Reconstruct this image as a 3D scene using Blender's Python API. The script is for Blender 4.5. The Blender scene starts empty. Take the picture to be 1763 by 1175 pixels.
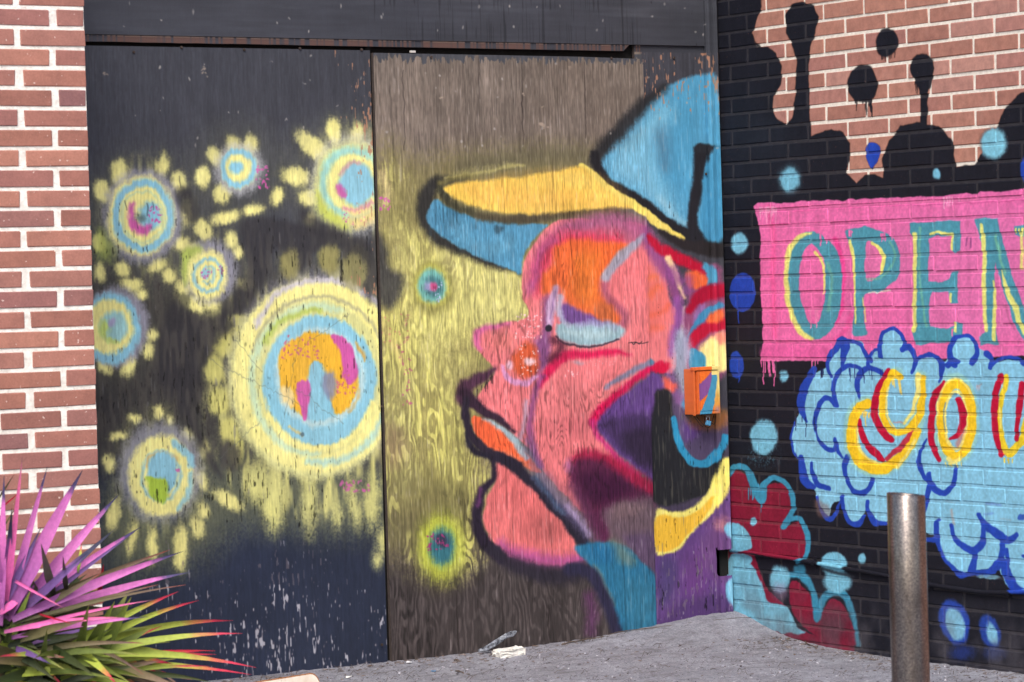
import bpy, bmesh, math, random
import numpy as np
from mathutils import Vector, Matrix
random.seed(7)
scene = bpy.context.scene
COL = scene.collection
ZS = 0.28                                   # ground level is z = 0

# ------------------------------------------------------------------ camera
F_PX, YAW, PITCH, ROLL = 5451.58, 0.5864, -0.0216, -0.0289
CAM = np.array([-8.0714, -10.5336, 1.2399 + ZS])
Fv = np.array([math.sin(YAW)*math.cos(PITCH), math.cos(YAW)*math.cos(PITCH), math.sin(PITCH)])
R0 = np.array([math.cos(YAW), -math.sin(YAW), 0.0]); U0 = np.cross(R0, Fv)
Rv = math.cos(ROLL)*R0 + math.sin(ROLL)*U0
Uv = -math.sin(ROLL)*R0 + math.cos(ROLL)*U0
cam_data = bpy.data.cameras.new('camera'); cam = bpy.data.objects.new('camera', cam_data); COL.objects.link(cam)
cam.matrix_world = Matrix(((Rv[0], Uv[0], -Fv[0], CAM[0]), (Rv[1], Uv[1], -Fv[1], CAM[1]), (Rv[2], Uv[2], -Fv[2], CAM[2]), (0, 0, 0, 1)))
cam_data.sensor_width = 36; cam_data.lens = 36*F_PX/1763
cam_data.clip_start = 0.1; cam_data.clip_end = 800
cam_data.dof.use_dof = True; cam_data.dof.focus_distance = 12.9; cam_data.dof.aperture_fstop = 6.3
scene.camera = cam

# ------------------------------------------------------------------ world, sun, exposure
SUN_AZ, SUN_EL = (-0.62, -0.785), math.radians(46)     # horizontal direction towards the sun
world = bpy.data.worlds.new("World"); scene.world = world; world.use_nodes = True
wn = world.node_tree.nodes; wl = world.node_tree.links
sky = wn.new('ShaderNodeTexSky'); sky.sky_type = 'NISHITA'; sky.sun_disc = False
sky.sun_elevation = SUN_EL; sky.sun_rotation = math.atan2(SUN_AZ[0], SUN_AZ[1])
sky.air_density = 1.0; sky.dust_density = 3.5; sky.ozone_density = 0.6
wl.new(sky.outputs[0], wn['Background'].inputs[0]); wn['Background'].inputs[1].default_value = 0.12
sl = bpy.data.lights.new('sun', 'SUN'); sl.energy = 1.5; sl.angle = math.radians(32); sl.color = (1.0, 0.975, 0.95)
so = bpy.data.objects.new('sun', sl); COL.objects.link(so)
sd = Vector((SUN_AZ[0]*math.cos(SUN_EL), SUN_AZ[1]*math.cos(SUN_EL), math.sin(SUN_EL)))
so.rotation_euler = sd.to_track_quat('Z', 'Y').to_euler(); so.location = (-4, -8, 9)
scene.view_settings.view_transform = 'Standard'; scene.view_settings.look = 'None'
scene.view_settings.gamma = 1.0; scene.view_settings.use_curve_mapping = False
scene.view_settings.exposure = 0.74
scene.render.engine = 'CYCLES'
KILL = 1.0        # photo-like paint value -> albedo (linear) factor

# ------------------------------------------------------------------ measuring helpers (survey of the place)
def ray(px, py): return Fv*F_PX + Rv*(px-881.5) + Uv*(587.5-py)
def hit(px, py, axis, val):
    d = ray(px, py); t = (val-CAM[axis])/d[axis]; return CAM + t*d

# ------------------------------------------------------------------ numpy noise
_LAT = {}
def vn(U, V, fu, fv, seed):
    x = U*fu + 50.3; y = V*fv + 50.7
    xi = np.floor(x).astype(np.int32); yi = np.floor(y).astype(np.int32); fx = (x-xi).astype(np.float32); fy = (y-yi).astype(np.float32)
    if seed not in _LAT: _LAT[seed] = np.random.RandomState(seed).rand(512, 512).astype(np.float32)
    L = _LAT[seed]
    fx = fx*fx*(3-2*fx); fy = fy*fy*(3-2*fy)
    xi &= 511; yi &= 511; x1 = (xi+1) & 511; y1 = (yi+1) & 511
    return (L[yi, xi]*(1-fx)+L[yi, x1]*fx)*(1-fy)+(L[y1, xi]*(1-fx)+L[y1, x1]*fx)*fy
def fbm(U, V, fu, fv, seed, o=3):
    s = 0; a = 1; t = 0
    for i in range(o):
        s = s+a*vn(U, V, fu*2**i, fv*2**i, seed+i*17); t += a; a *= .5
    return s/t
def ss(a, b, x):
    t = np.clip((x-a)/(b-a), 0, 1); return t*t*(3-2*t)
def mix(a, b, t):
    return a*(1-t[..., None]) + np.asarray(b)*t[..., None]
def C(*c): return np.array(c, dtype=float)/255.

def X0(sl): return sl[0].stop <= sl[0].start or sl[1].stop <= sl[1].start
class Canvas:
    """paint layer of one wall: every texel knows where it lies on the wall and on the survey sheet"""
    def __init__(s, axis, u0, u1, v0, v1, res, seed):
        s.axis, s.u0, s.u1, s.v0, s.v1 = axis, u0, u1, v0, v1
        s.w = int((u1-u0)*res); s.h = int((v1-v0)*res)
        u = u0+(np.arange(s.w)+.5)/res; v = v0+(np.arange(s.h)+.5)/res
        s.U, s.V = np.meshgrid(u, v)
        w1 = (fbm(s.U, s.V, 22, 22, seed, 3)-.5)*.016; w2 = (fbm(s.U, s.V, 22, 22, seed+5, 3)-.5)*.016
        if axis == 1:
            k = np.where(s.U < -1.69, 1., .25); w1 = w1+k*.010*(vn(s.U, s.V, 85, 38, seed+21)-.5); w2 = w2+k*.011*(vn(s.U, s.V, 120, 26, seed+22)-.5)
        UU = s.U+w1; VV = s.V+w2
        X = np.stack([UU if axis == 1 else 0*UU, UU if axis == 0 else 0*UU, VV], -1)-CAM
        z = X@Fv; s.PX = (881.5+F_PX*(X@Rv)/z).astype(np.float32); s.PY = (587.5-F_PX*(X@Uv)/z).astype(np.float32)
        s.rgb = np.zeros((s.h, s.w, 3)); s.a = np.zeros((s.h, s.w)); s.res = res
        s.spk = .6*vn(s.U, s.V, 210, 190, seed+9)+.4*vn(s.U, s.V, 95, 90, seed+10)
        s.grain = vn(s.U, s.V, 200, 7, seed+11)
        s.T = (0, 0, 1.)
        s.cmul = None; s.SK = 1.
    def t(s, pts):
        ox, oy, k = s.T; return np.array([(ox+p[0]/k, oy+p[1]/k) for p in pts], float)
    def box(s, P, pad):
        x0, y0 = P.min(0)-pad; x1, y1 = P.max(0)+pad
        q = [hit(a, b, s.axis, 0) for a in (x0, x1) for b in (y0, y1)]
        k = 0 if s.axis == 1 else 1
        us = [a[k] for a in q]; vs = [a[2] for a in q]
        i0 = max(0, int((min(us)-s.u0)*s.res)); i1 = min(s.w, int((max(us)-s.u0)*s.res)+2)
        j0 = max(0, int((min(vs)-s.v0)*s.res)); j1 = min(s.h, int((max(vs)-s.v0)*s.res)+2)
        return (slice(j0, max(j0, j1)), slice(i0, max(i0, i1)))
    def put(s, sl, m, col, al, soft):
        if X0(sl): return
        if soft > 5:
            m = np.clip(m + (s.spk[sl]-.5)*.62*m*(1-m)*4, 0, 1)
        m = m*al
        if s.cmul is not None: m = m*s.cmul[sl]
        c = np.asarray(col)
        s.rgb[sl] = s.rgb[sl]*(1-m[..., None])+c*m[..., None]
        s.a[sl] = s.a[sl]+(1-s.a[sl])*m if s.axis == 0 else s.a[sl]
    def spline(s, P, closed=False, n=7):
        if len(P) < 3: return P
        out = []; N = len(P)
        rng = range(N if closed else N-1)
        for i in rng:
            if closed: a, b, c, d = P[(i-1) % N], P[i], P[(i+1) % N], P[(i+2) % N]
            else: a, b, c, d = P[max(i-1, 0)], P[i], P[i+1], P[min(i+2, N-1)]
            for k in range(n):
                t = k/n
                out.append(.5*((2*b)+(c-a)*t+(2*a-5*b+4*c-d)*t*t+(3*b-a-3*c+d)*t**3))
        if not closed: out.append(P[-1])
        return np.array(out)
    def stroke(s, pts, w, col, soft=3, al=1., closed=False, sp=True):
        k = s.T[2]; P = s.t(pts); ws = np.array(w if hasattr(w, '__len__') else [w]*len(P), float)/k
        soft = soft/k*s.SK
        if sp:
            Q = s.spline(np.column_stack([P, ws]), closed, 6); P, ws = Q[:, :2], Q[:, 2]
        if closed: P = np.vstack([P, P[:1]]); ws = np.append(ws, ws[0])
        sl = s.box(P, ws.max()/2+soft+2)
        X, Y = s.PX[sl], s.PY[sl]
        if X.size == 0: return
        D = np.full(X.shape, 1e9, np.float32)
        for i in range(len(P)-1):
            ax, ay = P[i]; bx, by = P[i+1]; dx, dy = bx-ax, by-ay; L = dx*dx+dy*dy+1e-9
            tt = np.clip(((X-ax)*dx+(Y-ay)*dy)/L, 0, 1)
            d = np.hypot(X-ax-tt*dx, Y-ay-tt*dy)-(ws[i]*(1-tt)+ws[i+1]*tt)/2
            np.minimum(D, d, out=D)
        s.put(sl, ss(soft/2, -soft/2, D), col, al, soft*1.0)
    def fill(s, pts, col, soft=3, al=1., sp=True):
        k = s.T[2]; P = s.t(pts); soft = soft/k*s.SK
        if sp: P = s.spline(P, True, 5)
        sl = s.box(P, soft+2); X, Y = s.PX[sl], s.PY[sl]
        if X.size == 0: return
        D = np.full(X.shape, 1e9, np.float32); ins = np.zeros(X.shape, bool); n = len(P)
        for i in range(n):
            ax, ay = P[i]; bx, by = P[(i+1) % n]; dx, dy = bx-ax, by-ay; L = dx*dx+dy*dy+1e-9
            tt = np.clip(((X-ax)*dx+(Y-ay)*dy)/L, 0, 1)
            np.minimum(D, np.hypot(X-ax-tt*dx, Y-ay-tt*dy), out=D)
            if abs(dy) > 1e-9: ins ^= ((ay > Y) != (by > Y)) & (X < dx*(Y-ay)/dy+ax)
        D = np.where(ins, -D, D)
        s.put(sl, ss(soft/2, -soft/2, D), col, al, soft)
    def ell(s, cx, cy, rx, ry, col, soft=3, al=1., ang=0):
        k = s.T[2]; (cx, cy), = s.t([(cx, cy)]); rx, ry, soft = rx/k, ry/k, soft/k*(1+(s.SK-1)*(1 if rx/k > 5 else 0))
        r = max(rx, ry)+soft+2
        sl = s.box(np.array([(cx-r, cy-r), (cx+r, cy+r)]), 0); X, Y = s.PX[sl]-cx, s.PY[sl]-cy
        if X.size == 0: return
        a = math.radians(ang); x = X*math.cos(a)+Y*math.sin(a); y = -X*math.sin(a)+Y*math.cos(a)
        q = np.hypot(x/rx, y/ry); d = (q-1)*min(rx, ry)
        s.put(sl, ss(soft/2, -soft/2, d), col, al, soft)
    def ring(s, cx, cy, rx, ry, w, col, soft=6, al=1., a0=0, a1=360, rot=0, spiral=0):
        n = max(8, int(abs(a1-a0)/18)); pts = []
        for i in range(n+1):
            t = math.radians(a0+(a1-a0)*i/n); m = 1-spiral*i/n
            pts.append((cx+rx*m*math.cos(t), cy+ry*m*math.sin(t)))
        if abs(a1-a0) >= 360 and not spiral: s.stroke(pts[:-1], w, col, soft, al, closed=True)
        else: s.stroke(pts, w, col, soft, al)
    def dots(s, n, x0, y0, x1, y1, r, col, seed=1, al=.85):
        rs = random.Random(seed)
        for i in range(n): s.ell(rs.uniform(x0, x1), rs.uniform(y0, y1), r*rs.uniform(.5, 1.05), r*rs.uniform(.5, 1.05), col, r*.6, al)
    def drips(s, n, x0, x1, y, l0, l1, w, col, seed=1, slope=0):
        rs = random.Random(seed)
        for i in range(n):
            x = rs.uniform(x0, x1); L = rs.uniform(l0, l1); yy = y+slope*(x-x0)
            s.stroke([(x, yy), (x+.02*L, yy+L)], [w*1.1, w*rs.uniform(.6, 1)], col, 1.5*s.T[2]*.5, .95, sp=False)
    def image(s, name):
        lin = np.clip(s.rgb, 0, 1)
        px = np.concatenate([lin, s.a[..., None]], -1).astype(np.float32)
        im = bpy.data.images.new(name, s.w, s.h, alpha=True); im.alpha_mode = 'CHANNEL_PACKED'
        im.pixels.foreach_set(px.ravel()); im.update(); im.pack(); return im

# ------------------------------------------------------------------ mural on the plywood (wall plane y = 0)
SEAM, MIDR, TRIML = -1.692, -0.397, -0.062
def wallx(px, py): return hit(px, py, 1, 0)[0]
W = Canvas(1, -3.3, 0.03, -0.06, 2.80, 400, 3); W.SK = 1.4
U, V = W.U, W.V
fine = W.grain; fine2 = vn(U, V, 110, 3.2, 91); fine3 = vn(U, V, 330, 22, 92)
cloud = fbm(U, V, 2.2, 2.2, 33, 4)
ISL = U < SEAM; ISM = (U >= SEAM) & (U < MIDR); ISR = U >= MIDR
PYp = W.PY
# rotary-cut figure of the middle sheet: contour lines of a stretched height field
fieldA = fbm(U, V, 3.2, .75, 41, 3); 
swirl = fbm(U, V, 13, 4.5, 43, 3)
cont = np.sin(2*np.pi*(fieldA*26+swirl*7.0+U*12))
streak = vn(U+.012*(swirl-.5), V, 120, 10, 95)
streak2 = vn(U+.02*(swirl-.5), V, 55, 4.5, 96)
ridge = ss(.44, .66, .42*(cont*.5+.5)+.33*streak+.25*streak2+.25*(fbm(U, V, 5, 2.2, 97, 3)-.5))
# base coats
top = C(66, 68, 76); navy = C(42, 49, 68); brn = C(58, 56, 56)
tz = ss(520, 760, PYp); base = mix(np.broadcast_to(top, W.rgb.shape), navy, tz)
mid = ss(430, 520, PYp)*(1-ss(760, 850, PYp)); base = mix(base, brn, mid*.9)
base = base*(0.90+.20*cloud[..., None])*(0.975+.05*fine2[..., None])
wood = mix(np.broadcast_to(C(118, 107, 98), W.rgb.shape), C(84, 76, 76), ss(850, 980, PYp))
wood = wood*(.92+.10*fine2[..., None]+.06*fine[..., None])*(.93+.14*cloud[..., None])
lowr = ss(930, 1010, PYp)
wood = wood*(1-(.22*lowr*(1-ridge))[..., None])
wood = wood*(1+.10*(ss(.55, .8, vn(U, V, 9, .6, 94))*(1-ss(250, 330, PYp)))[..., None])
rbase = mix(np.broadcast_to(C(66, 67, 75), W.rgb.shape), C(70, 62, 84), ss(600, 900, PYp))*(.92+.16*fine2[..., None])
W.rgb[:] = np.where(ISL[..., None], base, np.where(ISM[..., None], wood, rbase))
# header board colours
hd = V > 2.411
W.rgb[hd] = (C(64, 66, 74)*(.88+.24*fbm(U, V, 1.2, 5, 51, 4))[..., None])[hd]
m = (V > 2.55)*ss(.5, .8, fbm(U, V, 3, 30, 57, 3))*.3
W.rgb = mix(W.rgb, C(92, 94, 102), m*hd)

YEL = C(244, 238, 152); PYEL = C(226, 222, 150); LB = C(142, 200, 220); LAV = C(158, 158, 174); MAG = C(205, 95, 165); GRN = C(178, 196, 90)
# ---- yellow haze and grain-picked yellow of the middle sheet
gm = np.where(ISM, 1., 0.)
W.cmul = gm
W.fill([(640, 300), (720, 275), (850, 262), (1000, 262), (1040, 290), (1000, 420), (900, 600), (840, 800), (830, 930), (760, 1000), (690, 960), (640, 900)], C(132, 124, 80), 60, .84)
W.fill([(640, 340), (700, 300), (760, 400), (900, 460), (905, 540), (830, 575), (850, 640), (800, 700), (830, 830), (800, 900), (690, 880), (640, 820)], C(148, 140, 86), 70, .6)
pat = fbm(U, V, 5, 3.5, 61, 4)
pat2 = fbm(U, V, 11, 9, 62, 3)
W.cmul = gm*ss(.42, .74, .42*ridge+.30*streak+.55*pat+.35*pat2-.30)*(.12+.88*ss(.40, .58, .6*pat+.4*pat2))
W.fill([(640, 330), (690, 300), (740, 400), (900, 450), (915, 550), (820, 580), (850, 640), (800, 700), (840, 830), (820, 960), (745, 990), (660, 900)], C(224, 218, 128), 50, .95)
W.cmul = gm
W.fill([(850, 440), (905, 460), (900, 545), (830, 570), (760, 590), (700, 560), (780, 500)], C(226, 222, 136), 60, .62)
W.cmul = gm*(.45+.55*ss(.35, .62, pat2))
W.fill([(650, 360), (700, 380), (740, 430), (880, 455), (905, 545), (830, 572), (845, 640), (800, 690), (790, 760), (720, 740), (660, 640)], C(214, 208, 120), 70, .45)
W.fill([(740, 700), (800, 690), (820, 820), (790, 880), (730, 820)], C(206, 202, 112), 60, .4)
W.cmul = gm*(.55+.45*ridge)
W.fill([(700, 400), (760, 415), (880, 462), (903, 545), (835, 568), (770, 590), (790, 640), (740, 640), (690, 560), (665, 470)], C(232, 228, 140), 60, .62)
W.fill([(650, 620), (690, 640), (700, 760), (720, 840), (690, 860), (655, 760)], C(214, 210, 124), 40, .5)
W.cmul = gm
W.stroke([(655, 900), (700, 905), (800, 890), (830, 880)], 40, C(96, 92, 66), 50, .55)
W.stroke([(700, 840), (790, 850)], 40, C(100, 96, 66), 50, .5)
W.cmul = None

# ---- flowers
def petals(lst, col=YEL, soft=8, al=1.):
    for p in lst:
        col_ = col*(1-random.uniform(0, .10)); al_ = al*random.uniform(.9, 1)
        cx, cy, rx, ry = p[:4]; an = p[4] if len(p) > 4 else 0
        W.ell(cx, cy, rx*1.25, ry*1.2, C(120, 120, 84), 14, .35, an)
        W.ell(cx, cy, rx, ry, col_, soft, al_, an)
        W.ell(cx, cy+ry*.25, rx*.5, ry*.5, col, soft, .6, an)
def rings(cx, cy, k, lst, soft=6):
    for (r, w, col, al) in lst: W.ring(cx, cy, r*k, r, w, col, soft, al)
# greenish-grey overspray around the flowers
for (x, y, rx, ry) in ((245, 375, 110, 120), (410, 300, 90, 90), (600, 310, 115, 115), (350, 470, 85, 85), (200, 570, 95, 110), (275, 815, 110, 130), (545, 650, 195, 215)):
    W.cmul = np.where(ISL, 1., 0.)
    W.ell(x, y, rx, ry, C(104, 106, 90), 50, .26)
W.cmul = np.where(ISL, 1., 0.)
# haze band beneath the flowers
W.fill([(180, 860), (300, 900), (400, 760), (430, 800), (640, 820), (656, 905), (560, 920), (420, 910), (330, 970), (190, 985)], C(122, 126, 92), 70, .62)
W.cmul = np.where(ISL, 1., 0.)*ss(.35, .75, .6*vn(U, V, 60, 12, 107)+.4*vn(U, V, 22, 8, 108))
W.fill([(360, 560), (400, 520), (640, 480), (656, 860), (520, 885), (420, 860), (370, 760), (350, 660)], C(222, 218, 134), 24, .85)
W.ell(245, 375, 84, 100, C(205, 202, 128), 30, .45); W.ell(608, 318, 92, 104, C(214, 212, 140), 30, .5); W.ell(357, 472, 66, 74, C(205, 202, 128), 26, .45); W.ell(275, 820, 84, 112, C(200, 200, 130), 34, .4)
W.cmul = np.where(ISL, 1., 0.)
petals([(206, 298, 15, 22), (279, 285, 11, 20, 10), (307, 316, 14, 18), (320, 365, 10, 21), (177, 330, 14, 20, -30), (344, 305, 9, 14), (388, 375, 24, 11, -12), (436, 361, 17, 9, -15),
        (347, 395, 12, 19, -30), (370, 270, 13, 17, -30), (402, 254, 13, 19), (430, 250, 12, 18), (381, 335, 14, 18), (350, 305, 10, 16), (478, 337, 12, 15, 25), (509, 303, 25, 15, 10),
        (536, 250, 15, 32, -48), (574, 228, 13, 24, -8), (613, 232, 12, 22, 5), (531, 341, 14, 15), (534, 380, 9, 10), (170, 417, 14, 16), (213, 463, 13, 13), (271, 457, 17, 11, -30), (312, 420, 15, 13, -30),
        (332, 427, 9, 9), (172, 470, 10, 14), (226, 490, 18, 12, 10), (243, 507, 10, 8), (291, 475, 12, 12), (351, 396, 13, 19, -30), (398, 414, 11, 15), (411, 434, 10, 12), (421, 490, 13, 10),
        (363, 526, 12, 9), (341, 520, 13, 18), (317, 493, 14, 12), (262, 576, 10, 11), (255, 604, 11, 16, -12), (220, 630, 13, 19, 10), (182, 628, 14, 17), (233, 722, 12, 7, 15), (274, 710, 9, 10),
        (293, 724, 6, 7), (206, 750, 14, 7, -10), (322, 750, 8, 10), (351, 774, 8, 14), (346, 826, 9, 17, -30), (392, 862, 28, 11, 30), (339, 908, 11, 20, -10), (187, 797, 11, 14), (196, 885, 11, 28, 12), (228, 925, 8, 30, 10), (262, 938, 9, 28), (311, 945, 13, 38), (350, 880, 10, 14), (616, 262, 12, 16)])
# dim olive petals over and drips under the big flower
petals([(499, 455, 18, 26), (566, 446, 18, 26), (615, 455, 22, 30), (655, 450, 12, 26)], C(150, 145, 92), 8, .85)
petals([(385, 592, 20, 22), (370, 637, 18, 27, -10), (376, 690, 18, 24), (410, 560, 20, 20), (395, 740, 16, 22), (405, 775, 14, 26)], C(212, 208, 120), 8, .95)
petals([(470, 860, 20, 50), (532, 862, 13, 48), (579, 885, 7, 20), (608, 865, 9, 34, -10), (640, 860, 12, 40), (660, 930, 10, 22), (650, 965, 8, 12), (440, 830, 20, 34)], C(220, 218, 138), 16, .92)
# flower far left, upper
W.ell(245, 372, 68, 80, LAV, 14, .8); W.fill([(170, 390), (165, 440), (190, 450), (200, 420)], GRN, 20, .6)
W.ell(243, 372, 58, 68, YEL, 10, 1); W.ring(246, 372, 47, 56, 13, LB, 6, 1); W.ell(246, 373, 40, 46, YEL, 6, 1); W.ring(246, 374, 37, 43, 3, C(170, 210, 190), 5, .6)
W.ell(258, 372, 20, 26, LB, 8, 1); W.fill([(223, 358), (232, 352), (232, 378), (245, 388), (258, 385), (254, 402), (236, 404), (222, 388)], MAG, 8, 1)
W.ell(241, 376, 9, 6, C(90, 110, 110), 9, .8); W.dots(16, 250, 356, 277, 385, 2.6, MAG, 3)
# small top one
W.ell(411, 292, 42, 44, C(190, 192, 196), 16, .75); W.ell(412, 291, 31, 33, C(225, 228, 160), 8, .9); W.ring(411, 290, 27, 29, 9, LB, 5, 1); W.ell(411, 290, 20, 22, YEL, 5, 1); W.ell(408, 290, 12, 12, LB, 7, 1)
W.dots(22, 442, 284, 463, 326, 2.8, MAG, 5)
# top right of left sheet
W.ell(606, 318, 70, 84, C(200, 202, 200), 24, .75); W.ell(604, 318, 62, 74, C(222, 224, 140), 14, .95); W.fill([(545, 330), (545, 360), (565, 385), (600, 396), (560, 350)], C(200, 212, 90), 16, .8)
W.ring(604, 314, 46, 56, 15, C(160, 215, 205), 10, .95); W.ring(610, 318, 40, 46, 12, YEL, 8, 1); W.ell(614, 318, 31, 37, LB, 8, 1)
W.fill([(580, 315), (590, 320), (597, 338), (590, 342), (580, 330)], MAG, 6, .9); W.stroke([(585, 300), (600, 285), (618, 281)], 6, C(205, 150, 150), 6, .8)
W.stroke([(590, 360), (612, 362), (640, 350)], 6, C(215, 130, 170), 6, .8); W.dots(14, 590, 364, 640, 388, 2, MAG, 6); W.fill([(600, 368), (640, 360), (644, 385), (610, 392)], C(245, 215, 140), 12, .6)
# middle left spiral
W.ell(362, 468, 46, 54, LAV, 14, .8); W.fill([(312, 440), (330, 425), (348, 432), (330, 470), (318, 490)], GRN, 10, .9); W.ell(357, 474, 34, 42, YEL, 9, 1)
W.ring(357, 474, 24, 28, 5, LB, 4, .9); W.ring(357, 474, 12, 15, 4, LB, 4, .8, 200, 480); W.ell(353, 472, 9, 10, LB, 5, .9)
W.dots(12, 345, 462, 366, 482, 2.2, MAG, 8); W.dots(6, 375, 458, 387, 475, 2, MAG, 9)
# left edge flower
W.ell(198, 562, 58, 68, LAV, 12, .85); W.ell(190, 565, 52, 62, LB, 7, 1); W.ell(186, 562, 44, 48, YEL, 7, 1); W.ell(196, 562, 24, 28, C(150, 205, 215), 8, .9)
W.fill([(176, 550), (190, 560), (186, 580), (204, 590), (190, 592), (172, 575)], C(200, 220, 110), 8, .9); W.ell(195, 554, 7, 8, C(170, 165, 200), 6, .9)
# lower left flower
W.ell(275, 812, 70, 86, C(158, 160, 170), 20, .8); W.ell(277, 820, 56, 70, YEL, 9, 1); W.stroke([(300, 765), (325, 785), (330, 800)], 12, LB, 5, .9); W.stroke([(328, 815), (325, 850), (305, 875)], 8, LB, 5, .8)
W.ring(277, 820, 34, 42, 5, LB, 5, .8); W.stroke([(252, 800), (262, 786), (282, 782), (304, 790)], 7, C(228, 190, 110), 5, .8)
W.ell(280, 815, 27, 36, LB, 5, 1); W.fill([(251, 824), (262, 822), (285, 828), (290, 838), (288, 858), (275, 866), (258, 852)], C(170, 200, 70), 5, 1); W.dots(3, 300, 800, 308, 812, 2.5, MAG, 2)
# the big one
W.ell(548, 640, 152, 170, C(150, 150, 168), 26, .6); W.ell(540, 655, 147, 170, C(222, 222, 150), 14, .95)
W.ring(545, 648, 128, 150, 32, YEL, 9, 1); W.stroke([(440, 560), (480, 505), (540, 483), (600, 490), (650, 520)], 9, C(200, 196, 208), 7, .9)
W.ring(548, 648, 120, 138, 5, C(150, 150, 130), 6, .7, 200, 330)
W.ring(545, 655, 112, 128, 12, C(196, 224, 190), 9, .9, 90, 290); W.stroke([(455, 590), (480, 555), (520, 538), (548, 536)], 10, GRN, 8, .85)
W.ell(550, 656, 98, 112, LB, 6, 1); W.ring(548, 655, 100, 118, 12, YEL, 6, 1, 20, 150); W.ring(552, 660, 118, 138, 10, C(165, 212, 210), 8, .8, 10, 100)
W.ring(550, 650, 72, 80, 10, C(205, 225, 220), 8, .7)
W.fill([(480, 655), (484, 605), (515, 578), (550, 574), (590, 590), (612, 640), (614, 670), (600, 705), (580, 716), (570, 695), (560, 640), (545, 625), (530, 640), (525, 715), (500, 700), (485, 680)], C(240, 185, 60), 5, 1)
W.fill([(482, 668), (500, 668), (510, 690), (500, 700), (484, 690)], C(240, 220, 160), 8, .9)
W.fill([(533, 632), (545, 624), (554, 634), (556, 680), (570, 715), (545, 722), (530, 710)], LB, 4, 1); W.fill([(556, 645), (575, 640), (578, 670), (565, 690), (556, 670)], C(135, 140, 165), 9, .9)
W.fill([(570, 580), (588, 580), (608, 605), (614, 645), (605, 664), (592, 650), (585, 610)], MAG, 4, 1); W.fill([(512, 660), (530, 655), (536, 672), (530, 690), (530, 722), (520, 720), (515, 690)], MAG, 4, 1)
W.dots(46, 485, 578, 548, 618, 2.3, C(205, 110, 130), 11); W.dots(26, 578, 645, 610, 680, 2.3, C(205, 110, 130), 12)
W.stroke([(612, 590), (625, 608), (628, 620)], 6, C(200, 160, 80), 4, .9); W.stroke([(615, 670), (615, 690), (600, 712)], 4, C(200, 180, 120), 3, .8); W.dots(18, 585, 828, 635, 850, 3, MAG, 13, .7)
W.stroke([(500, 735), (520, 750)], 5, C(215, 200, 130), 3, .8)
W.ell(520, 748, 4, 4, C(80, 110, 130), 3, .8)
# black scallops painted between the flowers
BK = C(54, 53, 57)
for q in ([(300, 330), (322, 322), (335, 345), (340, 375), (325, 385), (310, 360)], [(415, 385), (440, 375), (480, 378), (520, 385), (560, 398), (600, 408), (590, 430), (560, 425), (535, 440), (520, 470), (490, 440), (470, 430), (455, 480), (430, 520), (410, 540), (380, 550), (400, 510), (415, 480), (432, 465), (420, 430)],
          [(515, 370), (525, 358), (535, 370), (560, 385), (585, 395), (600, 410), (560, 410), (530, 400)], [(590, 420), (620, 410), (645, 430), (640, 520), (625, 500), (600, 470)], [(300, 520), (340, 548), (380, 545), (405, 560), (370, 600), (330, 700), (380, 820), (360, 800), (300, 690), (270, 640), (280, 560)], [(385, 760), (410, 770), (412, 800), (395, 812), (380, 795)]):
    W.fill(q, BK, 12, .80)
W.ell(500, 456, 15, 22, C(148, 143, 92), 10, .8); W.ell(567, 448, 16, 22, C(150, 145, 92), 10, .8); W.ell(608, 470, 22, 30, C(160, 155, 98), 10, .7)
for i in range(18):
    x = random.uniform(165, 430); y = random.uniform(300, 520)
    W.stroke([(x, y), (x+1, y+random.uniform(10, 26))], 2, C(40, 40, 44), 1.5, .55, sp=False)
W.cmul = None
# black scallops crossing on to the middle sheet, its two little flowers and dots
W.fill([(648, 405), (662, 425), (668, 460), (690, 475), (690, 505), (672, 530), (650, 520), (640, 470)], C(62, 62, 64), 14, .9)
W.stroke([(655, 300), (662, 330), (660, 350)], 12, C(232, 210, 150), 12, .6); W.dots(12, 648, 342, 670, 366, 2.6, MAG, 21)
W.stroke([(655, 555), (672, 590), (690, 620)], 10, C(215, 190, 130), 10, .4); W.dots(18, 652, 540, 702, 600, 2, C(205, 130, 120), 22, .7); W.dots(22, 690, 600, 706, 700, 2.4, C(190, 80, 130), 23, .6)
W.ell(742, 495, 37, 46, C(140, 136, 78), 14, .8); W.ell(742, 492, 31, 37, C(190, 188, 96), 8, .9); W.ell(741, 493, 24, 29, C(120, 185, 175), 7, 1); W.ell(744, 494, 15, 19, C(70, 115, 125), 8, .8); W.ell(736, 494, 8, 7, C(170, 165, 210), 7, .9); W.ell(744, 494, 6, 8, C(205, 90, 140), 4, 1)
W.dots(14, 744, 480, 760, 520, 1.7, C(180, 190, 225), 24)
W.ell(757, 942, 44, 62, C(150, 158, 60), 24, .7); W.ell(756, 942, 33, 48, C(196, 204, 76), 16, .9); W.ell(758, 942, 22, 33, C(50, 110, 130), 12, .95); W.ell(758, 930, 12, 12, C(60, 55, 80), 7, .8); W.dots(30, 732, 918, 775, 950, 2.4, C(165, 60, 120), 25)
W.stroke([(782, 900), (790, 925), (788, 960), (775, 985)], 10, C(205, 208, 100), 10, .7)
W.dots(10, 685, 540, 700, 640, 3, C(190, 110, 130), 26, .4); W.fill([(662, 740), (690, 745), (690, 790), (668, 800)], C(110, 70, 80), 30, .35)

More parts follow.
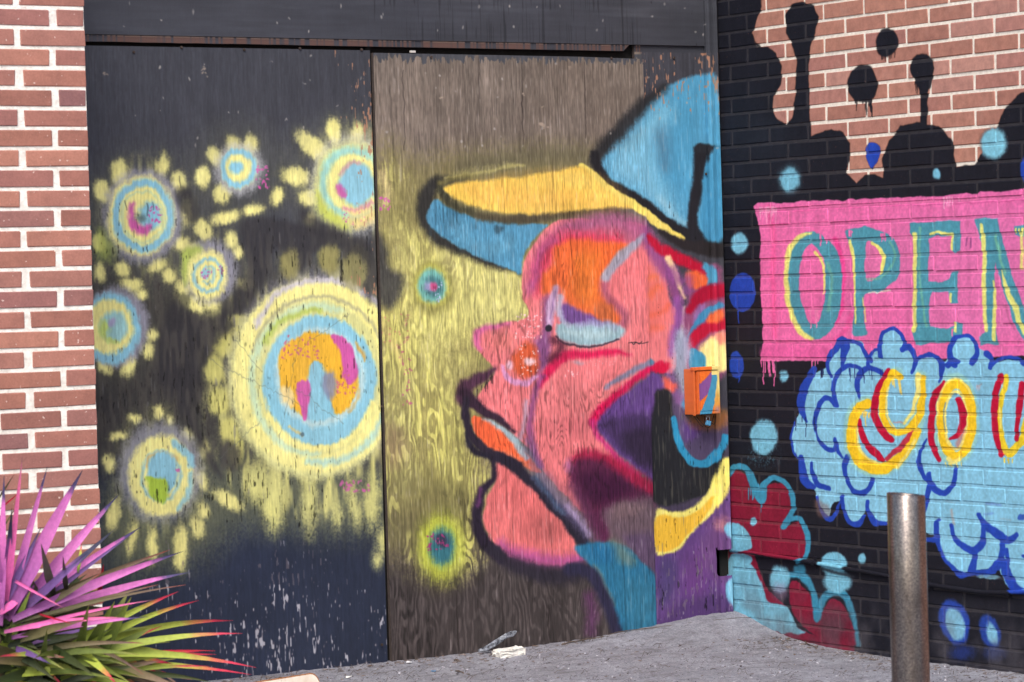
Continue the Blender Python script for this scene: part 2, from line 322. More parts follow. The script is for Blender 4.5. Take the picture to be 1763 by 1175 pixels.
# ---- cap
W.T = (800, 0, 2.612)
W.stroke([(-20, 745), (150, 725), (330, 700), (520, 700)], 60, C(98, 94, 74), 60, .7)
W.fill([(1075, 335), (1000, 350), (920, 385), (870, 420), (810, 470), (760, 520), (700, 580), (640, 650), (596, 735), (615, 790), (700, 850), (790, 910), (880, 975), (960, 1020), (1050, 1065), (1150, 1085), (1150, 800), (1135, 540), (1120, 345)], C(84, 158, 196), 14)
W.fill([(780, 560), (880, 480), (930, 520), (870, 640), (890, 800), (960, 960), (800, 890), (640, 740)], C(132, 190, 214), 90, .7)
W.fill([(860, 600), (900, 580), (920, 700), (900, 760), (870, 680)], C(70, 95, 115), 70, .55); W.fill([(760, 590), (800, 600), (690, 680), (700, 640)], C(100, 130, 140), 60, .4)
W.stroke([(880, 900), (960, 985), (1010, 1010)], 30, C(150, 198, 216), 30, .7)
W.stroke([(900, 395), (840, 440), (760, 510), (680, 600), (610, 670), (575, 735)], [30, 50, 62, 64, 58, 40], C(44, 45, 48), 34, .97)
W.stroke([(575, 700), (600, 780), (650, 830), (740, 880), (820, 935), (900, 1000), (980, 1045), (1060, 1085), (1150, 1110)], [40, 46, 40, 44, 52, 60, 62, 70, 84], C(36, 36, 40), 14)
W.stroke([(1065, 680), (1055, 800), (1035, 900), (1025, 1000), (1045, 1080)], [60, 58, 48, 50, 60], C(36, 36, 42), 14); W.stroke([(1050, 668), (1085, 672), (1115, 678)], 40, C(40, 42, 48), 14)
W.fill([(1090, 700), (1140, 690), (1145, 1070), (1075, 1060), (1065, 900)], C(70, 146, 186), 14)
W.stroke([(520, 745), (600, 820), (660, 870), (760, 925), (850, 990), (920, 1040), (985, 1075)], [26, 40, 44, 38, 34, 30, 16], C(240, 220, 110), 8)
W.stroke([(880, 1040), (960, 1090), (1060, 1115), (1140, 1125)], [20, 36, 60, 70], C(42, 38, 40), 14)
# brim
W.T = (640, 250, 3.79)
W.stroke([(600, 215), (520, 232), (430, 240), (370, 280), (340, 360), (335, 450), (390, 560), (470, 640), (600, 700), (760, 770), (900, 810), (960, 840)], [26, 44, 70, 90, 110, 110, 100, 76, 60, 52, 40, 20], C(48, 48, 48), 40, .96)
W.stroke([(430, 250), (440, 300), (480, 350)], 40, C(60, 60, 48), 24, .9)
W.fill([(400, 365), (450, 380), (540, 430), (660, 465), (800, 490), (960, 510), (1100, 515), (1140, 520), (1040, 620), (985, 720), (960, 845), (880, 810), (760, 765), (640, 710), (520, 650), (440, 590), (370, 530), (350, 460)], C(84, 152, 188), 16)
W.fill([(500, 480), (620, 500), (640, 600), (740, 640), (900, 600), (920, 690), (780, 720), (600, 680), (500, 590)], C(104, 170, 202), 60, .6)
W.fill([(790, 530), (850, 540), (830, 575), (800, 585)], C(52, 80, 95), 22, .8); W.stroke([(672, 500), (668, 550)], 16, C(60, 96, 115), 20, .6)
for i in range(26):
    x = 360+i*9; W.stroke([(x, 400+random.uniform(0, 80)), (x+3, 560+random.uniform(-60, 60))], 5, C(58, 88, 108), 5, .35, sp=False)
W.stroke([(470, 215), (620, 195), (780, 170), (900, 135), (980, 130)], [12, 24, 20, 24, 12], C(176, 168, 106), 16, .85)
for i in range(50):
    x = 480+i*9; y = 215-.16*(x-480)-8*(i % 3); W.stroke([(x, y), (x+4, y-random.uniform(10, 38))], 4, C(176, 170, 110), 5, .5, sp=False)
W.stroke([(440, 300), (490, 375), (600, 430), (760, 475), (900, 495), (1060, 490)], [50, 46, 40, 36, 36, 34], C(72, 72, 56), 26, .9)
W.stroke([(430, 250), (520, 225), (660, 205)], 34, C(128, 120, 74), 26, .8)
W.T = (800, 0, 2.612)
W.stroke([(60, 975), (200, 985), (330, 975), (470, 955), (600, 940), (700, 960)], [30, 36, 44, 48, 46, 34], C(84, 76, 60), 30, .9)
W.fill([(-100, 845), (-60, 830), (0, 820), (150, 805), (280, 790), (400, 770), (510, 750), (560, 795), (620, 850), (700, 905), (740, 935), (660, 930), (540, 945), (420, 955), (300, 962), (160, 955), (40, 935), (-40, 900), (-90, 868)], C(250, 210, 96), 16)
W.fill([(0, 850), (150, 830), (300, 860), (450, 850), (600, 900), (500, 925), (330, 930), (150, 930), (30, 900)], C(248, 192, 88), 50, .6)
W.fill([(420, 790), (500, 770), (560, 830), (480, 840)], C(252, 218, 110), 30, .8); W.ell(340, 860, 24, 16, C(215, 175, 70), 24, .6)
W.cmul = .3*W.grain+.1; W.fill([(-80, 845), (510, 750), (740, 935), (300, 962)], C(225, 170, 80), 20, .7); W.cmul = None

# ---- face
PK = C(232, 124, 128)
W.T = (700, 350, 2.61)
W.fill([(640, 95), (570, 175), (525, 260), (512, 340), (518, 430), (538, 508), (450, 530), (370, 552), (315, 568), (296, 610), (318, 670), (370, 722), (388, 765), (350, 820), (308, 885), (350, 930), (440, 1000), (500, 1070), (560, 1120), (590, 1175),
        (640, 1240), (800, 1400), (900, 1330), (900, 1260), (960, 1170), (880, 1060), (840, 990), (900, 890), (1090, 745), (1190, 770), (1215, 700), (1200, 600), (1220, 500), (1180, 420), (1150, 250), (1100, 160), (1040, 95), (900, 80), (750, 70)], PK, 8)
W.fill([(600, 800), (800, 780), (800, 900), (700, 960), (600, 950)], C(238, 134, 138), 90, .5); W.ell(760, 880, 130, 60, C(200, 112, 112), 80, .35); W.ell(790, 1000, 120, 50, C(190, 100, 110), 70, .35)
W.stroke([(545, 400), (560, 320), (600, 210), (680, 130), (800, 95), (920, 80), (1020, 110), (1100, 180), (1180, 300), (1215, 420)], [30, 44, 54, 60, 64, 70, 70, 70, 50, 40], C(178, 96, 140), 46, .75)
W.fill([(700, 100), (850, 60), (1000, 70), (1080, 110), (1050, 190), (900, 160), (760, 170)], C(160, 92, 130), 50, .6)
W.stroke([(580, 400), (590, 330), (620, 250), (680, 185), (780, 160), (940, 165)], [30, 60, 80, 80, 60, 40], C(222, 58, 88), 60, .85)
W.stroke([(575, 300), (600, 220), (650, 170)], 30, C(165, 80, 140), 36, .6); W.stroke([(560, 380), (580, 330)], 30, C(150, 80, 140), 30, .6)
W.fill([(660, 200), (740, 165), (860, 170), (985, 185), (960, 230), (900, 290), (868, 350), (880, 410), (930, 460), (955, 520), (930, 545), (860, 535), (790, 500), (720, 455), (680, 380), (640, 400), (600, 400), (600, 320), (640, 280)], C(238, 108, 56), 26)
W.fill([(760, 230), (860, 220), (850, 340), (860, 430), (790, 460), (730, 400), (740, 300)], C(226, 130, 52), 70, .6); W.fill([(820, 470), (900, 440), (930, 520), (870, 530)], C(190, 110, 70), 40, .6); W.ell(770, 255, 30, 25, C(200, 110, 50), 40, .4)
W.stroke([(880, 360), (890, 420), (940, 470), (975, 510), (965, 545)], 32, C(160, 84, 110), 28, .85); W.stroke([(885, 330), (930, 270), (985, 215), (1060, 150)], [40, 44, 44, 20], C(160, 168, 186), 16, .9)
W.stroke([(1070, 120), (1100, 200), (1150, 270), (1190, 350), (1215, 430)], [40, 60, 70, 60, 40], C(140, 72, 135), 36, .75)
# eye
W.fill([(610, 440), (640, 420), (640, 560), (640, 680), (600, 760), (565, 780), (560, 640), (600, 580)], C(118, 72, 130), 34, .85)
W.fill([(690, 455), (760, 480), (850, 520), (900, 545), (820, 560), (720, 550), (680, 520)], C(112, 78, 150), 20, .95)
W.fill([(665, 560), (690, 540), (800, 550), (900, 545), (972, 568), (950, 605), (880, 632), (780, 642), (700, 620), (670, 600)], C(150, 184, 194), 16)
W.fill([(700, 575), (820, 575), (930, 575), (900, 600), (780, 610)], C(176, 205, 210), 20, .7); W.stroke([(760, 550), (860, 540), (930, 560)], 30, C(165, 175, 205), 20, .7)
W.stroke([(662, 380), (650, 430), (640, 490), (636, 540)], [26, 40, 42, 30], C(206, 172, 208), 14, .95); W.stroke([(685, 420), (675, 470), (690, 520), (720, 550)], 24, C(180, 190, 215), 14, .8); W.stroke([(657, 400), (640, 520)], 8, C(120, 90, 150), 8, .5)
W.stroke([(665, 600), (710, 632), (790, 645), (880, 634), (945, 608)], 9, C(62, 52, 66), 6, .9); W.ell(632, 562, 14, 17, C(42, 38, 50), 6, 1)
W.stroke([(985, 628), (1020, 622), (1050, 632), (1075, 628)], 4, C(45, 40, 45), 2, .9); W.stroke([(1000, 622), (1010, 632), (1022, 620), (1035, 632), (1048, 622)], 4, C(45, 40, 45), 2, .9)
# crimson lines, cheek
W.stroke([(1000, 682), (940, 672), (850, 675), (760, 678), (700, 690), (655, 725), (620, 770), (595, 820)], [8, 22, 30, 34, 46, 50, 40, 24], C(212, 30, 82), 20, .95)
W.stroke([(660, 620), (690, 640), (670, 680), (640, 700)], 34, C(70, 30, 50), 30, .8)
W.stroke([(600, 780), (572, 850), (552, 930), (545, 1010), (560, 1090), (590, 1175)], [26, 30, 28, 30, 34, 34], C(140, 76, 128), 20, .85); W.stroke([(528, 890), (518, 1000), (500, 1060)], 20, C(150, 165, 195), 18, .6)
W.fill([(500, 650), (540, 625), (575, 660), (585, 720), (570, 770), (520, 782), (475, 755), (468, 690)], C(208, 88, 52), 26, .95)
W.stroke([(425, 735), (440, 780), (480, 805), (530, 808), (575, 780)], [16, 24, 24, 24, 16], C(214, 150, 196), 12, .95); W.ell(455, 730, 14, 18, C(235, 190, 210), 12, .9); W.ell(545, 712, 24, 16, C(240, 205, 215), 16, .9)
W.dots(30, 500, 640, 580, 780, 4, C(240, 215, 220), 31, .8); W.dots(40, 480, 500, 600, 610, 4.5, C(240, 200, 205), 32, .85); W.dots(12, 700, 740, 770, 780, 4, C(240, 190, 195), 33); W.dots(16, 800, 700, 940, 730, 3.5, C(225, 165, 175), 34, .6); W.ell(765, 715, 22, 9, C(165, 165, 180), 14, .7)
W.stroke([(450, 540), (380, 555), (320, 578), (308, 620), (322, 655)], [14, 24, 36, 30, 16], C(216, 104, 168), 22, .8); W.stroke([(330, 840), (440, 600)], 3, PK, 3, 0)
W.ell(430, 620, 60, 40, C(240, 136, 120), 50, .4)
# right half: red, violet, cream, blue round the ear
W.fill([(1080, 300), (1120, 330), (1160, 360), (1180, 420), (1170, 520), (1120, 580), (1080, 560)], C(238, 118, 108), 40, .8)
W.stroke([(1095, 410), (1130, 380)], 30, C(238, 110, 70), 28, .7); W.stroke([(1100, 500), (1150, 490), (1180, 455)], 22, C(236, 104, 76), 22, .7); W.stroke([(1090, 340), (1120, 330)], 24, C(238, 120, 70), 24, .6); W.stroke([(1105, 560), (1150, 560)], 22, C(238, 110, 80), 22, .6)
W.fill([(1240, 560), (1260, 430), (1300, 330), (1400, 300), (1425, 760), (1270, 760)], C(150, 80, 120), 20, .9)
W.stroke([(1090, 150), (1130, 195), (1200, 235), (1280, 275), (1350, 310)], [30, 44, 50, 50, 40], C(188, 20, 52), 18, .97); W.stroke([(1350, 140), (1250, 180), (1400, 330)], 1, BK, 3, 0)
W.fill([(1255, 320), (1300, 300), (1350, 330), (1350, 370), (1300, 385), (1265, 370)], C(238, 104, 58), 18); W.stroke([(1345, 285), (1370, 330), (1365, 370)], 34, C(76, 150, 184), 12)
W.stroke([(1175, 245), (1200, 300), (1225, 360), (1248, 425)], [30, 22, 20, 14], C(244, 214, 160), 12, .95); W.stroke([(1245, 470), (1240, 540), (1232, 600)], 12, C(236, 220, 190), 12, .8)
W.stroke([(1215, 440), (1225, 520), (1200, 600), (1190, 680)], [40, 44, 40, 30], C(150, 84, 160), 24, .9); W.stroke([(1190, 300), (1230, 350), (1270, 340), (1260, 400)], 40, C(150, 80, 150), 34, .7)
W.stroke([(1275, 480), (1320, 425), (1360, 400), (1410, 390)], [40, 64, 66, 66], C(172, 18, 52), 18); W.fill([(1300, 480), (1340, 450), (1340, 480), (1290, 560)], C(150, 110, 170), 20, .9)
W.stroke([(1270, 620), (1300, 560), (1340, 500), (1395, 460)], [20, 34, 36, 34], C(66, 140, 184), 10); W.stroke([(1280, 640), (1310, 590), (1350, 560), (1410, 545)], [44, 54, 54, 56], C(186, 24, 56), 14); W.fill([(1370, 490), (1410, 480), (1410, 530), (1350, 535)], C(240, 110, 62), 16)
W.fill([(1320, 650), (1370, 600), (1415, 590), (1425, 750), (1340, 740)], C(246, 228, 150), 16); W.fill([(1375, 590), (1395, 640), (1425, 620), (1420, 580)], C(235, 130, 120), 20, .8)
W.fill([(1270, 660), (1300, 655), (1340, 690), (1345, 745), (1280, 750)], C(62, 146, 186), 8); W.stroke([(1235, 590), (1240, 650), (1235, 720), (1240, 800), (1262, 900)], [50, 80, 70, 50, 60], C(166, 180, 206), 36, .85)
W.stroke([(1180, 780), (1200, 840), (1230, 900), (1250, 950)], 50, C(130, 88, 150), 36, .8); W.stroke([(1250, 900), (1262, 960)], 30, C(80, 150, 190), 18, .9)
W.fill([(1150, 780), (1210, 820), (1180, 850), (1130, 840)], C(236, 96, 74), 24, .9)
# jaw shadow
W.fill([(1100, 762), (1150, 790), (1150, 900), (1110, 970), (1110, 1175), (1120, 1260), (1000, 1175), (900, 1080), (842, 985), (920, 890), (1020, 820)], C(98, 68, 134), 20)
W.fill([(870, 980), (1000, 950), (1110, 980), (1110, 1220), (980, 1140), (900, 1060)], C(62, 46, 82), 40, .9); W.fill([(960, 1040), (1100, 1020), (1105, 1180), (1020, 1150)], C(46, 36, 58), 40, .9)
W.stroke([(1140, 735), (1090, 745), (1000, 810), (920, 880), (850, 945), (828, 985)], [40, 34, 26, 30, 36, 34], C(206, 18, 78), 18, .97); W.stroke([(828, 985), (850, 1040), (900, 1100), (960, 1170), (1030, 1230)], [30, 20, 22, 30, 30], C(196, 50, 120), 18, .9); W.ell(1145, 738, 38, 26, C(205, 20, 62), 14)
W.stroke([(890, 830), (950, 790), (1030, 745), (1095, 715)], [18, 26, 26, 34], C(112, 128, 158), 16, .85); W.ell(1100, 715, 16, 16, C(80, 130, 160), 10, .8)
W.T = (780, 750, 2.765)
W.fill([(550, 220), (545, 150), (600, 95), (700, 100), (790, 150), (880, 200), (965, 250), (965, 345), (860, 330), (770, 330), (730, 400), (740, 480), (700, 510), (650, 430), (590, 330)], C(84, 34, 66), 34, .97)
W.fill([(600, 180), (760, 190), (840, 260), (720, 320), (620, 300)], C(58, 22, 52), 60, .8); W.stroke([(540, 140), (600, 90), (690, 100), (790, 150), (870, 210), (950, 260)], [20, 34, 40, 50, 60, 50], C(165, 28, 66), 36, .85); W.ell(540, 140, 20, 26, C(190, 140, 190), 26, .6)
W.fill([(740, 330), (860, 300), (965, 330), (968, 690), (880, 600), (800, 540), (740, 470), (700, 380)], C(104, 84, 96), 40, .9); W.fill([(760, 330), (900, 330), (880, 370), (760, 400)], C(124, 100, 104), 40, .6); W.fill([(800, 480), (965, 480), (965, 680), (880, 600)], C(84, 66, 98), 40, .7)
W.stroke([(560, 250), (600, 330), (650, 420), (680, 490)], 50, C(92, 50, 80), 46, .7); W.stroke([(440, 180), (520, 260), (570, 330)], 40, C(160, 90, 100), 40, .6)
# mouth
W.T = (700, 350, 2.61)
W.fill([(285, 965), (330, 960), (400, 1010), (470, 1075), (540, 1140), (590, 1210), (440, 1150), (350, 1090), (300, 1030)], C(240, 102, 62), 10); W.fill([(350, 1100), (440, 1120), (520, 1160), (560, 1200), (440, 1160)], C(238, 130, 96), 20, .8)
W.stroke([(340, 965), (400, 1005), (460, 1050), (500, 1110), (530, 1150)], [10, 24, 30, 34, 20], C(165, 190, 202), 16, .9)
W.stroke([(388, 745), (345, 780), (294, 800), (250, 840), (250, 885), (300, 890)], [20, 40, 56, 66, 60, 40], C(78, 46, 70), 22, .96)
W.stroke([(245, 850), (290, 890), (340, 935), (410, 975), (480, 1030)], [40, 50, 44, 34, 10], C(56, 38, 54), 16); W.stroke([(262, 880), (258, 960), (285, 1040), (345, 1105), (430, 1145), (500, 1180)], [30, 34, 36, 38, 36, 30], C(46, 38, 52), 12)
W.drips(8, 300, 385, 850, 10, 50, 4, C(60, 42, 50), 41, -.9)
W.T = (780, 750, 2.765)
W.fill([(205, 120), (235, 130), (300, 185), (380, 245), (450, 320), (520, 400), (560, 470), (590, 560), (590, 600), (480, 615), (380, 608), (290, 585), (215, 540), (165, 470), (138, 400), (150, 300), (190, 230), (192, 170)], C(224, 116, 116), 12)
W.ell(420, 440, 110, 70, C(170, 92, 92), 90, .55)
W.stroke([(220, 520), (290, 570), (400, 590), (500, 598), (590, 590)], [40, 70, 70, 60, 60], C(166, 78, 146), 50, .8); W.drips(10, 160, 215, 470, 20, 60, 5, PK, 43, .9)
W.stroke([(58, -10), (72, 40), (110, 80), (180, 105), (250, 130), (330, 190), (390, 240), (450, 310), (520, 380), (590, 470), (620, 520)], [20, 30, 34, 34, 44, 50, 50, 56, 60, 66, 50], C(40, 36, 50), 16)
W.fill([(350, 20), (420, 160), (520, 290), (620, 420), (650, 490), (600, 470), (500, 350), (390, 220), (330, 90)], C(110, 100, 140), 40, .55); W.stroke([(540, 340), (590, 400), (640, 470)], 26, C(160, 140, 180), 26, .75); W.stroke([(380, 200), (440, 280), (520, 370)], 22, C(74, 92, 120), 22, .8)
W.stroke([(185, 110), (185, 200), (130, 270), (105, 350), (110, 440), (150, 520), (220, 580)], [20, 26, 40, 50, 60, 60, 60], C(42, 34, 50), 16); W.stroke([(125, 260), (105, 330), (118, 300)], 20, C(120, 66, 120), 18, .7)
W.stroke([(170, 550), (260, 600), (380, 650), (500, 670), (620, 655)], [50, 70, 80, 80, 60], C(44, 40, 52), 40, .9)
# neck
W.fill([(570, 530), (650, 512), (750, 508), (830, 540), (880, 590), (968, 690), (985, 960), (790, 960), (765, 870), (720, 740), (650, 625)], C(44, 112, 148), 16, .97)
W.fill([(740, 500), (800, 520), (860, 600), (820, 620), (760, 570)], C(110, 130, 120), 40, .7); W.fill([(660, 620), (700, 660), (760, 800), (740, 780)], C(150, 140, 110), 20, .5); W.fill([(640, 520), (760, 530), (740, 600), (660, 590)], C(36, 98, 140), 40, .6); W.fill([(800, 700), (960, 720), (960, 900), (840, 900)], C(58, 124, 152), 80, .5)
W.stroke([(540, 640), (620, 640), (670, 690), (710, 770), (745, 860), (780, 960)], [60, 60, 60, 56, 56, 50], C(44, 42, 66), 24, .97); W.stroke([(640, 770), (655, 850), (650, 930)], 50, C(100, 56, 100), 50, .7)
# right strip below
W.T = (700, 350, 2.61)
W.cmul = np.where(ISR, 1., 0.)
W.fill([(1110, 900), (1145, 835), (1185, 850), (1200, 960), (1215, 1050), (1300, 1190), (1420, 1140), (1420, 1240), (1300, 1330), (1100, 1330)], C(36, 37, 42), 14)
W.fill([(1205, 900), (1300, 960), (1430, 950), (1425, 1080), (1380, 1150), (1300, 1160), (1240, 1100), (1210, 1000)], C(82, 70, 100), 20, .97); W.fill([(1250, 990), (1340, 980), (1300, 1050), (1250, 1060)], C(98, 62, 140), 40, .7); W.fill([(1270, 940), (1420, 930), (1420, 1000), (1300, 1010)], C(178, 112, 50), 40, .75)
W.stroke([(1200, 970), (1215, 1050), (1250, 1130), (1305, 1172), (1360, 1160), (1400, 1110), (1420, 1050)], [26, 32, 34, 36, 36, 34, 28], C(48, 140, 182), 7)
W.T = (780, 750, 2.765)
W.fill([(966, 545), (1060, 550), (1140, 450), (1220, 380), (1290, 270), (1330, 230), (1340, 850), (1150, 900), (966, 920)], C(98, 66, 128), 20)
W.fill([(1200, 470), (1290, 330), (1320, 400), (1300, 700), (1180, 600)], C(110, 72, 120), 60, .7); W.fill([(980, 600), (1060, 600), (1040, 780), (985, 800)], C(66, 62, 104), 50, .6); W.ell(1160, 680, 60, 120, C(112, 58, 128), 70, .5); W.fill([(1100, 780), (1330, 760), (1330, 900), (1000, 920)], C(70, 50, 96), 50, .6)
W.ell(1270, 420, 26, 30, C(210, 140, 130), 34, .6)
W.fill([(966, 355), (1040, 368), (1130, 345), (1200, 290), (1245, 190), (1265, 115), (1310, 105), (1312, 200), (1290, 280), (1225, 385), (1150, 450), (1080, 545), (1030, 562), (966, 560)], C(240, 228, 118), 12)
W.fill([(966, 385), (1080, 395), (1160, 360), (1235, 295), (1240, 310), (1190, 400), (1110, 480), (1060, 540), (966, 545)], C(236, 186, 58), 10, .97)
# light blue blobs wrapping on to the post at the corner
W.fill([(1275, 440), (1310, 415), (1340, 420), (1340, 500), (1310, 490)], C(124, 186, 214), 12); W.fill([(1285, 730), (1310, 680), (1345, 670), (1345, 830), (1310, 800)], C(124, 186, 214), 12)
W.T = (0, 0, 1.); W.cmul = None

# ---- wear: grain tint, cracks, flaking
H = np.full(U.shape, .5)
paint = W.rgb.copy()
gr2 = vn(U, V, 400, 9, 99)
gr3 = vn(U+.004*(swirl-.5), V, 230, 26, 103); gr4 = vn(U, V, 340, 60, 104)
HD = V > 2.411; hgr = fbm(U, V, 5, 90, 105, 3)
gq = (1+(fine-.5)*(.06+.08*ISM))*(1+(gr2-.5)*(.05+.06*ISM))*(1+(gr3-.5)*(.12+.08*ISM))*(1+(gr4-.5)*(.08+.10*ISM))
W.rgb *= np.where(HD, .93+.14*hgr, gq)[..., None]*(.975+.05*W.spk[..., None])*(.93+.14*fbm(U, V, 9, 5, 101, 4))[..., None]
lum = W.rgb.mean(-1, keepdims=True); W.rgb = lum+(W.rgb-lum)*(.90+.16*fbm(U, V, 7, 4, 102, 3))[..., None]
W.rgb = mix(W.rgb, C(190, 184, 184), ss(.72, .88, gr2*.4+gr3*.6)*.30*(ISM | ISR)*(W.rgb.mean(-1) > .35))
# bare wood grain showing through paint on the middle sheet
gsh = (1-.6*ss(.05, .25, W.rgb[..., 1]-W.rgb[..., 2])*(W.rgb[..., 1] > .5))*ISM*ss(.50, .9, -cont*.5+.25+(fine3-.5)*1.1)*ss(.42, .66, fbm(U, V, 4, 2.6, 63, 3))*(PYp > 330)
W.rgb = W.rgb*(1-(.28*gsh)[..., None])
vert = ISM*ss(.72, .85, fine)*.22; W.rgb = W.rgb*(1-vert[..., None])
# black cracks in the left sheet and the right strip
zone = (ISL*ss(310, 420, PYp)*(1-ss(880, 960, PYp)) + ISR*(.30+.5*ss(560, 700, PYp)))*(.35+.65*fbm(U, V, 3, 3, 71, 2))
ck = vn(U+.006*(vn(U, V, 40, 30, 73)-.5), V, 230, 30, 72); ck2 = vn(U, V, 120, 16, 74)
crack = ss(.75, .84, ck*.5+ck2*.3+.2*vn(U, V, 420, 90, 98)+(zone-.5)*.26)*(zone > .05)
W.rgb = W.rgb*(1-(.62*crack*(.5+.8*cloud))[..., None]); H -= .35*crack
lt = ss(.86, .93, vn(U-.004, V, 170, 17, 72)*.62+vn(U, V, 90, 9, 75)*.38+(zone-.5)*.2)*(zone > .05)
W.rgb = mix(W.rgb, C(120, 118, 120), lt*.5)
wr = ss(.45, .8, vn(U+.01*(swirl-.5), V, 75, 14, 106))*ISL*ss(360, 470, PYp)*(1-ss(780, 860, PYp))*(W.rgb.mean(-1) < .33)
W.rgb = mix(W.rgb, C(92, 88, 82), wr*.45); H += .25*wr
# flaked paint near the foot of the left sheet and specks near its top right
fl = vn(U, V, 120, 24, 81)*.42+vn(U, V, 230, 60, 82)*.36+fbm(U, V, 7, 3, 83, 3)*.37
low = ISL*ss(880, 1080, PYp)*.072+ISR*ss(900, 1040, PYp)*.04
edge = (ISL*ss(-.22, -.02, U-SEAM)*(1-ss(380, 560, PYp)) + ISR*(1-ss(90, 240, PYp)))*.10
flake = ss(.845, .885, fl+low)*(low > .012); flake2 = ss(.835, .87, fl+edge)*(edge > .02)*(V < 2.411)
W.rgb = mix(W.rgb, mix(np.broadcast_to(C(112, 102, 110), W.rgb.shape), C(168, 164, 176), ss(.5, .85, vn(U, V, 90, 30, 84))), flake*.58); W.rgb = mix(W.rgb, C(178, 130, 104), flake2*.85); H -= .25*np.maximum(flake, flake2)
hl = ss(.9, .94, fl+low+.03*vn(U, V, 300, 80, 85))*(low > .05); W.rgb = mix(W.rgb, C(200, 200, 210), hl*.7)
# torn fringe of black paint at the head of the middle sheet
fr = ISM & (V < 2.40) & (V > 2.336+.045*vn(U, V*0, 130, 1, 86)+.02*vn(U, V*0, 14, 1, 87)); W.rgb[fr] = (C(74, 76, 82)*(.9+.2*fine[..., None]))[fr]
# peeled brown edge strip of the header
st = (V > 2.411) & (V < 2.437) & (U < -.40)
pe = ss(.36, .52, vn(U, V*0, 11, 1, 88)*.5+vn(U, V*0, 130, 1, 89)*.55-.03)*st
W.rgb = mix(W.rgb, C(98, 74, 68), pe*.92); W.rgb = mix(W.rgb, C(170, 150, 135), st*pe*(V > 2.4335)*.7)
# checks in the bare wood and grain of the black jaw
for (x, y0, y1, w_) in ((783, 1010, 1130, 2.2), (707, 960, 1050, 1.4), (860, 1000, 1110, 1.4), (940, 1030, 1110, 1.2), (690, 120, 260, 1.2), (1003, 110, 240, 1.2), (820, 100, 170, 1.1), (895, 110, 250, 1.2)):
    W.stroke([(x, y0), (x+2, (y0+y1)/2), (x+4, y1)], [.6, w_, .6], C(38, 32, 32), 1.2, .8)
jg = ISR*(PYp > 660)*(PYp < 900)*ss(.58, .8, .5*gr3+.5*fine)*(W.rgb.mean(-1) < .2); W.rgb = mix(W.rgb, C(92, 90, 80), jg*.6)
# small scuffs
rs = random.Random(5)
for i in range(70):
    x = rs.uniform(160, 1230); y = rs.choice([rs.uniform(5, 60), rs.uniform(85, 260), rs.uniform(85, 260)])
    W.ell(x, y, rs.uniform(.8, 2.0), rs.uniform(1, 3.2), C(170, 165, 160), 1.5, rs.uniform(.4, .9))
for (x, y, r) in ((930, 214, 6), (936, 220, 3), (900, 165, 3), (932, 186, 2), (755, 168, 4), (350, 118, 4), (183, 130, 4), (354, 128, 3), (978, 118, 2.4)):
    for j in range(4): W.ell(x+rs.uniform(-4, 4), y+rs.uniform(-3, 3), r*.5, r*.4, C(165, 150, 135), 2, .7)
for (x0, y0, x1, y1) in ((362, 620, 520, 700), (520, 560, 480, 760), (450, 720, 380, 790), (600, 540, 520, 600), (510, 670, 590, 730), (405, 585, 450, 640)):
    W.stroke([(x0, y0), (x1, y1)], 1.0, C(95, 105, 100), 1.2, .55, sp=False)
H += (fine-.5)*.16+(cont*.5)*ISM*.10+(fine3-.5)*.08
W.rgb = np.clip(W.rgb, 0, 1); W.a = np.clip(H, 0, 1)
IMG1 = W.image('plywood_paint')

# ------------------------------------------------------------------ mural on the brick wall (plane x = 0)
B = Canvas(0, -3.2, 0.03, -0.1, 3.1, 380, 13)
BKW = C(31, 32, 41); SKY = C(122, 190, 216); BLU = C(40, 72, 176); PNK = C(232, 112, 172)
B.T = (1220, 0, 2.937)
# black ground
B.fill([(-40, -200), (272, -200), (270, 40), (240, 110), (222, 170), (240, 235), (265, 245)], BKW, 10, 1, sp=False)
B.fill([(-40, -40), (262, -40), (266, 60), (236, 115), (222, 170), (244, 236), (300, 238), (345, 275), (370, 340), (366, 430), (330, 490), (325, 560), (345, 600), (390, 632), (420, 600), (440, 480), (444, 320), (425, 240), (392, 170), (385, 80), (420, 25), (470, 8), (530, 25), (558, 90), (540, 170), (515, 240), (506, 330), (510, 560), (520, 690),
        (560, 670), (620, 648), (680, 670), (718, 730), (716, 810), (690, 870), (745, 925), (790, 885), (840, 880), (885, 900), (880, 800), (910, 710), (970, 640), (1065, 620), (1170, 640), (1240, 720), (1250, 850), (1300, 838), (1340, 835), (1400, 760), (1460, 640), (1500, 540), (1580, 470), (1700, 440), (2700, 440), (2700, 4000), (-40, 4000)], BKW, 7, 1, sp=False)
B.ell(900, 215, 57, 76, BKW, 8, 1); B.drips(9, 872, 955, 270, 8, 40, 5, BKW, 3)
B.ell(780, 425, 76, 98, BKW, 8, 1); B.drips(14, 722, 832, 495, 25, 105, 6, BKW, 4)
B.ell(1080, 335, 60, 66, BKW, 9, 1); B.fill([(1025, 330), (1138, 330), (1125, 430), (1108, 480), (1106, 640), (1072, 640), (1070, 480), (1045, 410)], BKW, 7, 1); B.drips(5, 1040, 1062, 400, 30, 95, 5, BKW, 6); B.drips(4, 1108, 1125, 400, 20, 60, 5, BKW, 7)
B.ell(1110, 2000, 1, 1, BKW, 1, 0)
B.cmul = .6*fbm(B.U, B.V, 8, 8, 17, 3); B.fill([(40, 600), (400, 640), (420, 900), (60, 980)], C(52, 60, 72), 100, .5); B.cmul = None
B.ell(410, 910, 58, 72, C(84, 124, 140), 40, .45); B.ell(410, 910, 48, 60, SKY, 26); B.ell(1153, 880, 19, 25, SKY, 12); B.ell(1440, 726, 66, 80, C(132, 200, 222), 30)
